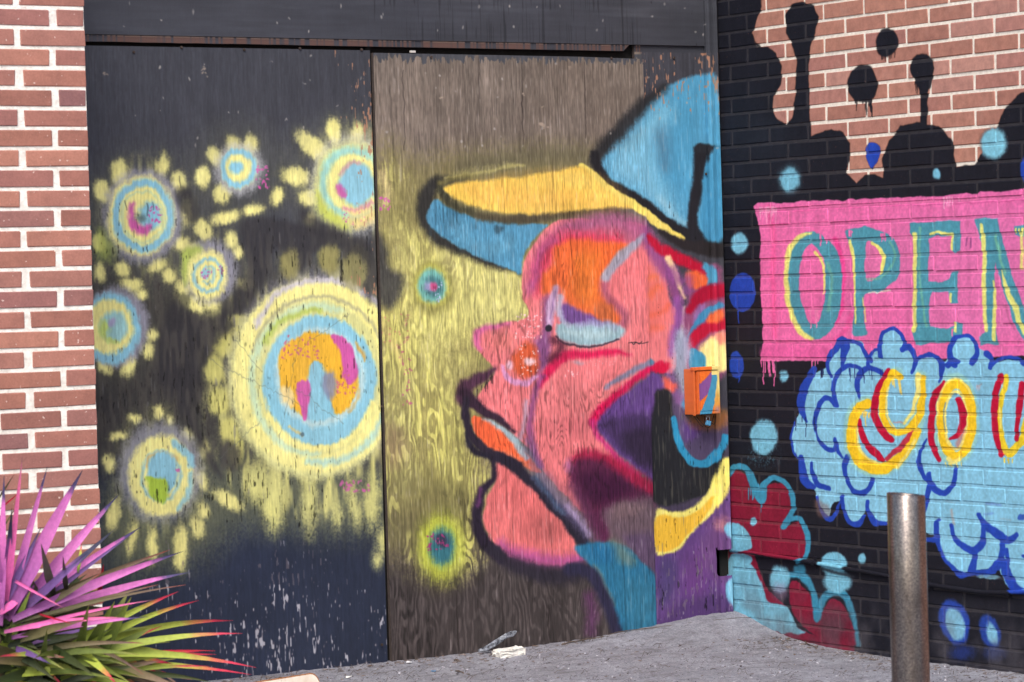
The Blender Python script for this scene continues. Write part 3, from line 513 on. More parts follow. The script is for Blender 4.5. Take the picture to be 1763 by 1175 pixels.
B.ell(830, 765, 40, 45, BLU, 7); B.fill([(795, 780), (868, 780), (835, 850), (820, 850)], BLU, 5); B.ell(1600, 860, 22, 60, BLU, 12)
# pink board
B.fill([(228, 1040), (250, 1026), (420, 1024), (700, 1012), (1000, 996), (1200, 990), (1400, 972), (1600, 955), (2600, 880), (2600, 1800), (1600, 1800), (600, 1828), (262, 1826), (275, 1700), (262, 1500), (262, 1200), (240, 1080)], PNK, 7, 1, sp=False)
B.stroke([(240, 1075), (500, 1062), (900, 1040), (1300, 1030), (2400, 960)], 5, C(205, 80, 145), 6, .8); B.stroke([(320, 1130), (500, 1140), (900, 1125), (1100, 1112), (1600, 1092), (2400, 1060)], 6, C(208, 82, 148), 8, .7)
B.stroke([(300, 1050), (330, 1200), (325, 1400), (335, 1700)], 26, C(240, 96, 160), 22, .8); B.stroke([(285, 1740), (700, 1738), (1100, 1740), (2400, 1760)], 8, C(212, 84, 150), 12, .7); B.stroke([(290, 1780), (600, 1785)], 60, C(226, 90, 160), 30, .5)
B.fill([(900, 1150), (1700, 1120), (1700, 1650), (1100, 1650)], C(222, 122, 178), 200, .5)
B.drips(26, 250, 340, 1050, 20, 90, 5, C(236, 150, 190), 9)
B.drips(12, 262, 330, 1820, 40, 140, 6, PNK, 10); B.drips(5, 515, 560, 1826, 15, 50, 5, PNK, 11); B.drips(12, 1180, 1270, 1000, 15, 60, 5, C(240, 160, 200), 12)
# lettering OPEN T..
B.T = (1220, 350, 2.937)
TL = C(80, 152, 172); YL = C(236, 232, 128); TL2 = C(120, 190, 160)
B.stroke([(640, 180), (670, 280), (680, 400), (670, 520), (640, 600)], 26, C(238, 70, 150), 16, .8); B.stroke([(720, 560), (690, 640), (640, 690)], 26, C(236, 84, 156), 22, .6)
oc = [(525, 175), (455, 225), (425, 340), (432, 480), (468, 600), (530, 652), (590, 615), (625, 510), (632, 380), (610, 250)]
B.stroke(oc, [62, 70, 74, 70, 70, 78, 80, 86, 84, 76], TL, 8, 1, closed=True)
B.stroke([(520, 150), (450, 180), (405, 250), (393, 340), (396, 450), (418, 560), (455, 640), (520, 688)], [8, 24, 28, 24, 26, 26, 30, 20], YL, 12, .95); B.stroke([(600, 300), (622, 400), (605, 540)], 16, TL2, 16, .6)
B.stroke([(540, 248), (568, 285), (584, 350), (586, 420), (578, 460)], [16, 14, 12, 10, 6], YL, 6, .95)
B.drips(5, 510, 552, 540, 40, 110, 7, C(232, 130, 178), 14); B.drips(7, 555, 600, 160, 15, 55, 6, PNK, 15)
B.fill([(700, 135), (790, 120), (880, 140), (940, 200), (968, 280), (955, 370), (905, 430), (850, 455), (795, 455), (785, 520), (790, 610), (806, 660), (726, 666), (732, 560), (738, 400), (728, 250), (700, 180)], TL, 8)
B.fill([(795, 200), (850, 210), (888, 260), (888, 320), (860, 365), (800, 385)], C(226, 118, 172), 7); B.stroke([(825, 200), (862, 225), (888, 280), (880, 335), (865, 358)], [16, 20, 20, 16, 8], YL, 6)
B.stroke([(712, 185), (730, 260), (738, 400), (738, 500), (742, 610)], [14, 16, 10, 10, 10], YL, 6, .95); B.stroke([(800, 380), (860, 382), (920, 330), (940, 260), (915, 200)], 10, TL2, 10, .7); B.stroke([(782, 480), (795, 600)], 6, YL, 5, .8)
B.stroke([(810, 450), (860, 452), (915, 446)], 7, C(226, 214, 200), 4, .9); B.drips(8, 850, 940, 150, 10, 60, 6, PNK, 16); B.drips(4, 695, 740, 140, 5, 30, 6, PNK, 17)
B.fill([(1016, 150), (1020, 105), (1150, 96), (1270, 90), (1275, 240), (1240, 256), (1225, 240), (1230, 160), (1115, 175), (1112, 400), (1180, 400), (1215, 385), (1225, 345), (1258, 345), (1262, 505), (1225, 508), (1210, 450), (1130, 448), (1116, 480), (1118, 620), (1200, 636), (1245, 620), (1250, 600), (1284, 604), (1286, 700), (1050, 716), (1032, 640), (1040, 400), (1045, 200)], TL, 7, 1, sp=False)
B.stroke([(1040, 160), (1044, 300), (1040, 450), (1040, 640)], 20, YL, 8, .95); B.stroke([(1120, 156), (1180, 152), (1232, 156)], 12, YL, 6, .95); B.stroke([(1230, 160), (1228, 240)], 12, YL, 6, .95); B.stroke([(1222, 455), (1224, 498)], 12, YL, 6, .9); B.stroke([(1246, 606), (1246, 650)], 14, YL, 6, .9); B.stroke([(1065, 130), (1068, 400), (1100, 620)], 12, TL2, 10, .7)
B.drips(8, 1125, 1220, 362, 8, 30, 7, C(230, 120, 178), 18); B.drips(2, 1222, 1240, 640, 30, 40, 5, PNK, 19); B.drips(4, 1300, 1330, 180, 20, 50, 8, C(160, 84, 140), 20)
B.fill([(1342, 85), (1400, 75), (1462, 78), (1490, 200), (1540, 380), (1600, 560), (1660, 700), (1740, 700), (1740, 80), (1800, 80), (1800, 760), (1640, 760), (1560, 640), (1490, 440), (1448, 300), (1440, 560), (1462, 712), (1372, 716), (1368, 680), (1400, 640), (1390, 400), (1382, 200)], TL, 7, 1, sp=False)
B.stroke([(1378, 110), (1392, 200), (1392, 400), (1396, 560), (1400, 640)], [16, 22, 22, 20, 18], YL, 8, .95); B.stroke([(1440, 390), (1444, 500), (1440, 690)], [8, 18, 20], YL, 8, .95); B.stroke([(1478, 340), (1510, 440), (1560, 560), (1600, 660)], [6, 22, 24, 24], YL, 8, .95); B.stroke([(1450, 160), (1470, 260), (1500, 360)], 14, TL2, 12, .8)
B.stroke([(1440, 300), (1465, 430), (1530, 640)], 1, PNK, 2, 0); B.stroke([(1500, 520), (1545, 640)], 10, C(170, 90, 130), 12, .7)
# T
B.fill([(1543, 118), (1700, 100), (1900, 90), (1960, 100), (1960, 190), (1800, 190), (1790, 700), (1690, 700), (1680, 190), (1550, 165)], TL, 7, 1, sp=False)
B.drips(8, 1548, 1600, 130, 10, 30, 8, YL, 24); B.stroke([(1580, 150), (1584, 260), (1580, 330)], 16, YL, 8, .9)
# cloud
B.T = (1340, 560, 3.917)
cl = [(230, 330), (200, 380), (165, 470), (150, 560), (120, 650), (90, 740), (95, 830), (140, 920), (180, 1040), (240, 1100), (260, 1170), (300, 1240), (330, 1300), (350, 1250), (380, 1200), (430, 1200), (460, 1270), (500, 1330), (540, 1330), (580, 1270), (600, 1240), (640, 1290), (690, 1330), (760, 1310), (820, 1290), (900, 1330), (1000, 1400), (1050, 1430), (1090, 1500), (1130, 1600), (1200, 1690), (1280, 1690), (1350, 1650), (1450, 1650), (1520, 1740), (1620, 1780), (2600, 1780), (2600, 230), (1640, 235), (1560, 225), (1480, 250), (1440, 240), (1400, 180), (1340, 140), (1300, 80), (1240, 70), (1180, 90), (1150, 160), (1120, 240), (1060, 220), (980, 220), (920, 200), (860, 150), (840, 80), (780, 30), (720, 40), (690, 90), (690, 150), (640, 180), (600, 210), (570, 130), (520, 100), (460, 110), (410, 110), (380, 170), (340, 220), (320, 290)]
B.fill(cl, C(136, 198, 226), 7)
def bl(pts, w=32, al=1): B.stroke(pts, w, BLU, 7, al)
bl([(690, 180), (690, 110), (710, 50), (770, 25), (830, 60), (850, 120), (835, 165)], 26); bl([(840, 160), (880, 145), (915, 190), (925, 250), (900, 320)], [40, 44, 34, 30, 20]); bl([(695, 120), (690, 170), (690, 220)], 26); bl([(625, 250), (620, 210), (650, 170), (685, 165)], 24)
bl([(925, 240), (960, 212), (1010, 205), (1060, 215), (1095, 250), (1100, 320), (1080, 390)], [20, 26, 30, 34, 40, 30, 12]); bl([(1200, 280), (1165, 240), (1155, 160), (1185, 95), (1240, 70), (1300, 85), (1335, 150), (1340, 200), (1310, 250)], [30, 50, 34, 28, 26, 28, 32, 36, 40]); bl([(1140, 270), (1170, 240), (1200, 250)], 50)
bl([(1400, 190), (1435, 225), (1430, 290)], [40, 40, 30]); bl([(1440, 270), (1480, 235), (1550, 215), (1620, 230), (1660, 260)], 26)
bl([(405, 110), (430, 105), (450, 150), (440, 220), (430, 280)], [30, 60, 60, 44, 20]); bl([(460, 105), (520, 115), (570, 160), (600, 220), (605, 290)], 24); bl([(420, 110), (370, 180), (335, 240), (330, 300), (360, 345)], [50, 46, 30, 26, 20])
bl([(395, 540), (378, 470), (378, 390), (410, 320), (470, 280), (530, 285), (560, 300)], [34, 28, 30, 30, 34, 30, 24]); bl([(550, 500), (530, 430), (535, 360), (570, 310), (620, 290), (680, 310), (710, 335)], [16, 30, 34, 36, 34, 30, 20])
bl([(240, 300), (200, 370), (165, 460), (155, 560), (190, 650)], [40, 50, 56, 44, 16]); bl([(120, 640), (85, 740), (95, 840), (130, 900)], 14); bl([(355, 500), (300, 505), (262, 570), (245, 660), (262, 750), (310, 820), (370, 840), (385, 770)], [30, 36, 30, 22, 22, 30, 34, 20]); bl([(385, 790), (400, 850), (435, 895)], [30, 30, 14]); bl([(385, 540), (360, 510)], 30)
bl([(150, 890), (160, 970), (185, 1060), (240, 1090)], [36, 46, 60, 30]); bl([(225, 930), (235, 1010), (270, 1080), (340, 1100)], [22, 32, 36, 30]); bl([(470, 890), (445, 950), (465, 1050), (510, 1120), (565, 1135), (610, 1100), (632, 1040)], [40, 34, 28, 34, 44, 34, 30])
bl([(1000, 765), (960, 850), (950, 930), (980, 1010), (1040, 1090), (1100, 1135), (1160, 1110), (1190, 1040), (1200, 950)], [10, 22, 34, 34, 40, 44, 36, 30, 26]); bl([(1015, 1000), (1020, 1080), (1000, 1175), (985, 1260)], [30, 40, 34, 24])
bl([(260, 1160), (290, 1250), (330, 1300), (375, 1290), (420, 1190)], [16, 22, 40, 34, 10]); bl([(430, 1160), (440, 1250), (480, 1330), (540, 1340), (580, 1290)], [30, 24, 34, 44, 20]); bl([(600, 1190), (605, 1260), (650, 1330), (720, 1340)], [24, 30, 40, 30])
for sd_ in range(6):
    x = 240+random.uniform(-140, 500); 
B.drips(10, 420, 700, 300, 30, 90, 5, C(30, 48, 120), 31); B.drips(6, 100, 260, 620, 40, 140, 5, C(26, 36, 80), 32); B.drips(5, 280, 300, 300, 30, 60, 5, C(26, 36, 80), 33)
# lower part right of the post
B.T = (1180, 860, 3.024)
bl([(1300, 170), (1305, 130), (1320, 110)], 14); bl([(1310, 130), (1308, 200), (1330, 280), (1380, 350), (1440, 400), (1500, 390), (1560, 372), (1620, 375), (1650, 340)], [24, 30, 26, 24, 40, 34, 20, 20, 10]); bl([(1385, 140), (1395, 190), (1440, 240), (1500, 262), (1545, 220), (1555, 140)], [18, 24, 34, 40, 34, 24]); bl([(1530, 80), (1560, 130), (1620, 180), (1680, 210), (1725, 185)], [24, 34, 44, 40, 20]); bl([(1505, 260), (1500, 320), (1490, 380)], [30, 30, 40]); bl([(1560, 390), (1620, 350), (1650, 280), (1645, 210)], [30, 34, 30, 30]); bl([(1660, 330), (1680, 400), (1720, 470), (1790, 490)], [34, 50, 44, 30]); bl([(1250, 210), (1310, 215)], 26); bl([(1680, 340), (1672, 260)], 20); bl([(1758, 290), (1775, 300)], 20); bl([(1740, 95), (1790, 105)], 30, .8)
B.fill([(1255, 235), (1300, 222), (1330, 290), (1390, 380), (1430, 425), (1480, 400), (1500, 395), (1540, 418), (1600, 415), (1625, 372), (1640, 372), (1665, 440), (1700, 490), (1763, 500), (2300, 520), (2300, 640), (1255, 600)], BKW, 7, 1, sp=False)
B.ell(1575, 402, 60, 14, C(136, 198, 226), 6, .7); B.fill([(1540, 410), (1600, 425), (1660, 440), (1655, 480), (1500, 470)], BKW, 8, .9)
B.stroke([(1380, 60), (1396, 130)], 12, C(180, 150, 140), 14, .6); B.stroke([(1560, 20), (1640, 30)], 10, C(90, 120, 200), 14, .6); B.stroke([(1560, 75), (1600, 70)], 10, C(90, 120, 200), 12, .5); B.stroke([(1640, 95), (1690, 105)], 8, C(160, 170, 180), 12, .5); B.stroke([(1360, 10), (1400, 15)], 6, C(150, 160, 170), 12, .4)
for (x, y, rx, ry, c) in ((1400, 640, 76, 120, BLU), (1405, 650, 48, 88, C(132, 194, 222)), (1585, 690, 52, 96, C(40, 70, 160)), (1595, 700, 26, 62, C(132, 194, 222))): B.ell(x, y, rx, ry, c, 16, .97, -16)
B.ell(1440, 800, 60, 40, C(42, 62, 140), 60, .7); B.ell(1610, 800, 50, 36, C(42, 62, 140), 50, .6)
# crimson flowers with teal outlines, lower left
CR = C(132, 30, 56); TE = C(62, 144, 178)
B.T = (1220, 720, 2.582)
B.fill([(60, 240), (130, 228), (185, 270), (225, 360), (262, 300), (330, 285), (368, 350), (365, 430), (335, 480), (400, 462), (435, 520), (436, 600), (410, 632), (300, 625), (200, 600), (260, 760), (340, 830), (390, 930), (450, 960), (660, 1010), (700, 1100), (60, 1100)], CR, 8, .98, sp=False)
B.fill([(430, 640), (520, 620), (640, 700), (800, 720), (800, 1200), (660, 1200), (640, 880), (575, 800), (520, 830), (485, 890), (440, 760), (370, 705), (340, 660)], BKW, 8, 1)
B.fill([(360, 740), (420, 745), (470, 830), (485, 890), (540, 810), (600, 830), (640, 920), (655, 1010), (500, 980), (380, 880)], CR, 8, .98); B.ell(560, 920, 60, 70, C(74, 34, 48), 80, .6)
B.stroke([(85, 250), (120, 215), (165, 225), (200, 290), (235, 365), (245, 300), (290, 268), (335, 285), (370, 340), (375, 400), (350, 450), (335, 475)], [30, 26, 28, 36, 40, 36, 26, 24, 24, 22, 26, 20], TE, 7); B.stroke([(330, 485), (355, 455), (405, 450), (435, 510), (442, 580), (430, 620), (395, 640)], [22, 24, 24, 24, 22, 20, 16], TE, 7)
B.drips(8, 170, 215, 310, 20, 60, 6, TE, 41); B.drips(2, 230, 238, 370, 30, 60, 5, TE, 42)
B.stroke([(360, 700), (420, 705), (460, 760), (480, 850), (485, 885), (505, 810), (560, 775), (610, 800), (645, 890), (665, 1010)], [30, 34, 30, 36, 36, 34, 34, 30, 22, 18], TE, 12)
B.fill([(95, 475), (130, 470), (170, 500), (190, 550), (185, 585), (100, 585)], SKY, 8); B.fill([(95, 655), (180, 640), (235, 730), (262, 815), (345, 835), (390, 925), (420, 960), (160, 940), (60, 900), (60, 700)], SKY, 9); B.fill([(105, 600), (188, 615), (180, 650), (90, 670)], SKY, 8)
B.ell(315, 715, 44, 58, SKY, 20); B.ell(318, 770, 32, 40, C(150, 120, 150), 40, .5); B.ell(555, 650, 58, 55, SKY, 14); B.ell(572, 730, 60, 52, SKY, 24); B.stroke([(505, 675), (640, 705)], 14, C(52, 56, 64), 12, .8)
B.ell(200, 459, 14, 20, SKY, 8); B.ell(681, 625, 18, 24, SKY, 10); B.fill([(380, 660), (420, 655), (430, 690), (390, 700)], TE, 16, .8)
B.ell(246, 85, 60, 80, SKY, 18); B.cmul = .7*ss(.5, .8, B.spk); B.ell(246, 170, 70, 50, C(90, 140, 160), 50, .8); B.cmul = None
B.fill([(470, 370), (500, 365), (540, 400), (530, 440), (490, 440)], C(130, 96, 90), 18, .5)
B.T = (1220, 350, 2.937)
B.ell(155, 205, 42, 54, SKY, 18); B.ell(380, 875, 22, 30, SKY, 16); B.ell(172, 450, 66, 98, BLU, 6); B.drips(2, 148, 155, 540, 60, 80, 5, BLU, 44); B.ell(140, 820, 36, 66, BLU, 6); B.drips(3, 148, 165, 870, 30, 50, 6, BLU, 45)
# "you"
YY = C(250, 206, 44); PYL = C(250, 234, 130); RD = C(186, 22, 58); HALO = C(160, 212, 190)
B.T = (1340, 560, 3.917)
B.stroke([(600, 520), (520, 570), (485, 700), (495, 840), (560, 950), (680, 985), (800, 930), (900, 800), (950, 620)], 84, HALO, 26, .7); B.stroke([(800, 320), (700, 420), (700, 600), (790, 720), (900, 640), (960, 500), (960, 340)], 76, HALO, 24, .6); B.ring(1190, 640, 120, 270, 90, HALO, 24, .6)
B.stroke([(600, 530), (535, 575), (500, 680), (500, 800), (560, 920), (670, 965), (780, 930), (870, 840), (930, 720)], [64, 70, 66, 70, 90, 92, 80, 70, 60], YY, 8); B.stroke([(530, 700), (545, 830), (610, 905), (680, 925)], 18, PYL, 14, .9); B.stroke([(800, 960), (880, 860), (920, 780)], 20, PYL, 14, .9)
B.stroke([(548, 640), (560, 720), (600, 810), (660, 870), (700, 900)], [20, 40, 44, 44, 30], RD, 7); B.stroke([(730, 895), (800, 840), (860, 780), (895, 715)], [30, 36, 34, 24], C(190, 50, 70), 9, .95); B.drips(7, 560, 620, 590, 20, 90, 9, C(240, 205, 90), 52)
B.stroke([(740, 310), (690, 390), (655, 500), (652, 600), (690, 700), (760, 770)], [34, 44, 48, 48, 54, 40], RD, 8); B.stroke([(820, 345), (770, 335), (725, 410), (700, 500), (705, 600), (745, 690), (810, 720), (890, 690), (950, 600), (975, 480), (975, 350)], [50, 56, 44, 44, 44, 44, 44, 48, 54, 44, 34], YY, 7)
B.stroke([(745, 420), (725, 520), (745, 620), (790, 690)], 12, PYL, 8, .9); B.stroke([(945, 340), (935, 460), (905, 580), (850, 660)], [40, 36, 24, 16], PYL, 10, .95); B.drips(6, 770, 840, 370, 30, 100, 9, C(240, 214, 110), 53); B.stroke([(780, 650), (840, 655)], 8, C(215, 130, 110), 8, .6)
B.stroke([(1120, 390), (1060, 480), (1035, 600), (1030, 740), (1050, 840), (1090, 910)], [30, 44, 44, 44, 44, 30], RD, 9); B.ring(1200, 640, 105, 245, 62, YY, 8); B.ring(1196, 640, 128, 276, 14, PYL, 10, .8, 180, 330); B.ring(1196, 640, 74, 196, 18, PYL, 10, .95); B.stroke([(1150, 900), (1180, 920), (1230, 900)], 30, PYL, 14, .9)
B.stroke([(1210, 500), (1240, 570), (1240, 660), (1210, 740), (1160, 770)], [40, 54, 54, 44, 20], RD, 9); B.stroke([(1250, 720), (1210, 810)], 30, C(215, 110, 90), 26, .6); B.stroke([(1130, 520), (1112, 620), (1120, 720)], 8, C(110, 150, 170), 8, .8)
B.stroke([(1500, 350), (1470, 450), (1458, 580), (1465, 720), (1505, 870)], [44, 46, 46, 46, 40], RD, 8); B.stroke([(1535, 350), (1528, 420), (1500, 520), (1490, 640), (1505, 760), (1545, 860), (1600, 830), (1660, 750), (1680, 600), (1690, 380)], [34, 36, 30, 30, 34, 50, 48, 50, 50, 50], C(238, 208, 50), 8); B.stroke([(1490, 560), (1498, 700)], 12, PYL, 8, .9)
B.stroke([(1640, 400), (1625, 520), (1615, 640), (1608, 770)], [40, 44, 36, 34], RD, 8)
B.drips(6, 1120, 1240, 930, 10, 30, 8, PYL, 55); B.drips(4, 1520, 1580, 900, 10, 40, 8, C(235, 205, 60), 56)
B.stroke([(1340, 410), (1370, 395)], 10, C(150, 140, 150), 8, .6); B.drips(3, 1340, 1360, 400, 20, 40, 6, C(200, 190, 200), 57)
B.T = (0, 0, 1.)
# weathering near the foot, missing flecks in the joints
footm = ss(0.30, 0.0, B.V)*ss(.3, .7, fbm(B.U, B.V, 10, 10, 61, 3)); B.rgb = mix(B.rgb, C(96, 92, 98), footm*.5)
B.rgb *= (.93+.14*vn(B.U, B.V, 120, 120, 63)[..., None])*(.95+.1*vn(B.U, B.V, 45, 6, 64)[..., None])
B.a *= ss(-3.16, -3.08, B.U+.05*(fbm(B.U, B.V, 12, 12, 66, 3)-.5))
B.rgb = np.clip(B.rgb, 0, 1)
IMG2 = B.image('brick_wall_paint')

# ------------------------------------------------------------------ materials
def srgb(c): return tuple((x/12.92 if x <= .04045 else ((x+.055)/1.055)**2.4) for x in c)
def col8(*c): return srgb([v/255 for v in c])+(1,)
class Mt:
    def __init__(s, name, rough=.8, spec=.3, metal=0):
        s.m = bpy.data.materials.new(name); s.m.use_nodes = True; s.n = s.m.node_tree.nodes; s.l = s.m.node_tree.links
        s.b = s.n['Principled BSDF']; s.b.inputs['Roughness'].default_value = rough; s.b.inputs['Specular IOR Level'].default_value = spec; s.b.inputs['Metallic'].default_value = metal
    def node(s, t, **k):
        n = s.n.new(t)
        for a, v in k.items():
            if a in n.inputs: n.inputs[a].default_value = v
            else: setattr(n, a, v)
        return n
    def link(s, a, b): s.l.new(a, b)
    def noise(s, scale, detail=4, rough=.55, vec=None, stretch=None):
        n = s.node('ShaderNodeTexNoise', Scale=scale, Detail=detail, Roughness=rough)
        if stretch:
            g = s.node('ShaderNodeNewGeometry'); mp = s.node('ShaderNodeMapping'); mp.inputs['Scale'].default_value = stretch
            s.link(g.outputs['Position'], mp.inputs['Vector']); s.link(mp.outputs[0], n.inputs['Vector'])
        elif vec is not None: s.link(vec, n.inputs['Vector'])
        else:
            g = s.node('ShaderNodeNewGeometry'); s.link(g.outputs['Position'], n.inputs['Vector'])
        return n.outputs['Fac']
    def ramp(s, fac, stops):
        r = s.node('ShaderNodeValToRGB'); e = r.color_ramp.elements
        while len(e) < len(stops): e.new(.5)
        for el, (p, c) in zip(e, stops): el.position = p; el.color = c if len(c) == 4 else tuple(c)+(1,)
        s.link(fac, r.inputs[0]); return r.outputs[0]
    def mixc(s, fac, a, b, mode='MIX'):
        n = s.node('ShaderNodeMix', data_type='RGBA', blend_type=mode)
        for i, v in ((6, a), (7, b)):
            if hasattr(v, 'links'): s.link(v, n.inputs[i])
            else: n.inputs[i].default_value = v
        if hasattr(fac, 'links'): s.link(fac, n.inputs[0])
        else: n.inputs[0].default_value = fac
        return n.outputs[2]
    def mul(s, a, f):
        n = s.node('ShaderNodeMath', operation='MULTIPLY'); s.link(a, n.inputs[0])
        if hasattr(f, 'links'): s.link(f, n.inputs[1])
        else: n.inputs[1].default_value = f
        return n.outputs[0]
    def bump(s, h, dist, strength=1.):
        n = s.node('ShaderNodeBump', Distance=dist, Strength=strength); s.link(h, n.inputs['Height']); s.link(n.outputs[0], s.b.inputs['Normal'])
    def base(s, c):
        if hasattr(c, 'links'): s.link(c, s.b.inputs['Base Color'])
        else: s.b.inputs['Base Color'].default_value = c
def simple(name, c, rough=.7, metal=0, var=.25, scale=40, bump=.001, spec=.3):
    M = Mt(name, rough, spec, metal); f = M.noise(scale)
    lo = tuple(v*(1-var) for v in c[:3])+(1,); hi = tuple(min(1, v*(1+var)) for v in c[:3])+(1,)
    M.base(M.ramp(f, [(.3, lo), (.7, hi)])); M.bump(f, bump, .6); return M.m
def mural_tex(M, img, axis, u0, u1, v0, v1):
    g = M.node('ShaderNodeNewGeometry'); mp = M.node('ShaderNodeMapping', vector_type='POINT')
    sp = M.node('ShaderNodeSeparateXYZ'); M.link(g.outputs['Position'], sp.inputs[0])
    cb = M.node('ShaderNodeCombineXYZ'); M.link(sp.outputs[0 if axis == 1 else 1], cb.inputs[0]); M.link(sp.outputs[2], cb.inputs[1])
    mp.inputs['Scale'].default_value = (1/(u1-u0), 1/(v1-v0), 1); mp.inputs['Location'].default_value = (-u0/(u1-u0), -v0/(v1-v0), 0)
    M.link(cb.outputs[0], mp.inputs['Vector']); t = M.node('ShaderNodeTexImage', interpolation='Cubic', extension='EXTEND'); t.image = img
    M.link(mp.outputs[0], t.inputs['Vector']); return t
PAINT = (.86, .86, .86, 1)
# painted plywood
M = Mt('mural_on_plywood', .68, .16); t = mural_tex(M, IMG1, 1, W.u0, W.u1, W.v0, W.v1)
M.base(M.mixc(1., t.outputs['Color'], PAINT, 'MULTIPLY'))
n1 = M.noise(1, 3, .6, stretch=(240, 240, 12)); ad = M.node('ShaderNodeMath', operation='MULTIPLY_ADD'); M.link(n1, ad.inputs[0]); ad.inputs[1].default_value = .35; M.link(t.outputs['Alpha'], ad.inputs[2]); M.bump(ad.outputs[0], .0022, .8)
MAT_PLY = M.m
# bricks of the mural wall
def brick_mat(name, painted, mortar):
    M = Mt(name, .88, .1)
    if mortar:
        f = M.noise(60, 5); c = M.ramp(f, [(.25, col8(214, 204, 190)), (.7, col8(244, 238, 226))])
    else:
        oi = M.node('ShaderNodeObjectInfo'); f = M.noise(26, 5, .7)
        c1 = M.ramp(oi.outputs['Random'], [(0, col8(158, 112, 100)), (.35, col8(172, 124, 108)), (.7, col8(162, 114, 106)), (1, col8(180, 136, 124))])
        c = M.mixc(.55, c1, M.ramp(f, [(.3, (.55, .55, .57)), (.7, (1.35, 1.3, 1.25))]), 'MULTIPLY')
        sp = M.noise(420, 2, .5); c = M.mixc(M.ramp(sp, [(.70, (0, 0, 0)), (.78, (.5, .5, .5))]), c, col8(206, 190, 176))
        ef = M.noise(7, 4, .6); c = M.mixc(M.ramp(ef, [(.56, (0, 0, 0)), (.78, (.4, .4, .4))]), c, col8(176, 140, 128))
    if painted:
        t = mural_tex(M, IMG2, 0, B.u0, B.u1, B.v0, B.v1); t.extension = 'CLIP'; tc = M.mixc(1., t.outputs['Color'], PAINT, 'MULTIPLY')
        al = t.outputs['Alpha']
        miss = M.noise(150 if not mortar else 110, 3, .6); thr = (.70, .76) if not mortar else (.78, .82)
        miss = M.ramp(miss, [(thr[0], (1, 1, 1)), (thr[1], (.4, .4, .4))])
        if mortar: tc = M.mixc(.06, tc, M.ramp(M.noise(30, 3), [(.4, (.30, .27, .28)), (.7, (.5, .46, .46))]))
        c = M.mixc(M.mul(al, miss), c, tc)
        M.b.inputs['Roughness'].default_value = .6
    M.base(c); h = M.noise(190, 4, .6); M.bump(h, .0012 if not mortar else .002, .8)
    return M.m
MAT_B2 = brick_mat('mural_wall_brick', True, False); MAT_M2 = brick_mat('mural_wall_mortar', True, True)
# pier
M = Mt('pier_brick', .88, .2); oi = M.node('ShaderNodeObjectInfo')
c1 = M.ramp(oi.outputs['Random'], [(0, col8(142, 98, 90)), (.25, col8(168, 116, 100)), (.5, col8(150, 104, 100)), (.75, col8(174, 122, 106)), (1, col8(136, 98, 98))])
c = M.mixc(.5, c1, M.ramp(M.noise(9, 5, .7), [(.3, (.62, .62, .64)), (.7, (1.3, 1.26, 1.22))]), 'MULTIPLY')
c = M.mixc(.35, c, M.ramp(M.noise(120, 3, .7), [(.3, (.6, .6, .6)), (.7, (1.3, 1.3, 1.3))]), 'MULTIPLY')
c = M.mixc(M.ramp(M.noise(95, 2, .4), [(.735, (0, 0, 0)), (.76, (.8, .8, .8))]), c, col8(226, 206, 196))
M.base(c); M.bump(M.noise(260, 4), .0015, .8); MAT_B1 = M.m
M = Mt('white_pier_mortar', .92, .15); M.base(M.ramp(M.noise(45, 5, .6), [(.25, col8(206, 200, 190)), (.55, col8(238, 234, 226)), (1, col8(244, 240, 232))])); M.bump(M.noise(110, 5), .004, .9); MAT_M1 = M.m
MAT_DARK = simple('dark_void_wood', (.012, .011, .011, 1), .9)
MAT_EDGE = simple('weathered_board_edge', col8(70, 62, 60), .85, scale=60)

# ------------------------------------------------------------------ mesh helpers
def link(name, me, mat, parent=None, label=None, cat=None, group=None, kind=None):
    o = bpy.data.objects.new(name, me); COL.objects.link(o)
    if mat is not None and not me.materials:
        for m_ in (mat if isinstance(mat, (list, tuple)) else [mat]): me.materials.append(m_)
    if parent: o.parent = parent
    if label: o['label'] = label
    if cat: o['category'] = cat
    if group: o['group'] = group
    if kind: o['kind'] = kind
    return o
def thing(name, label, cat, loc=(0, 0, 0), group=None):
    o = bpy.data.objects.new(name, None); COL.objects.link(o); o.location = loc; o.empty_display_size = .1
    o['label'] = label; o['category'] = cat
    if group: o['group'] = group
    return o
def tomesh(bm, name, smooth=False):
    bmesh.ops.recalc_face_normals(bm, faces=bm.faces)
    me = bpy.data.meshes.new(name); bm.to_mesh(me); bm.free()
    for p in me.polygons: p.use_smooth = smooth
    return me
def bx(bm, x0, x1, y0, y1, z0, z1, bev=0):
    r = bmesh.ops.create_cube(bm, size=1); vs = r['verts']
    for v in vs: v.co = Vector(((x0+x1)/2+v.co.x*(x1-x0), (y0+y1)/2+v.co.y*(y1-y0), (z0+z1)/2+v.co.z*(z1-z0)))
    if bev:
        es = list({e for v in vs for e in v.link_edges}); bmesh.ops.bevel(bm, geom=es, offset=bev, segments=2, affect='EDGES', profile=.6)
    return vs
def box(name, dims, mat, parent=None, bev=0, **k):
    bm = bmesh.new(); bx(bm, *dims, bev=bev); return link(name, tomesh(bm, name), mat, parent, **k)
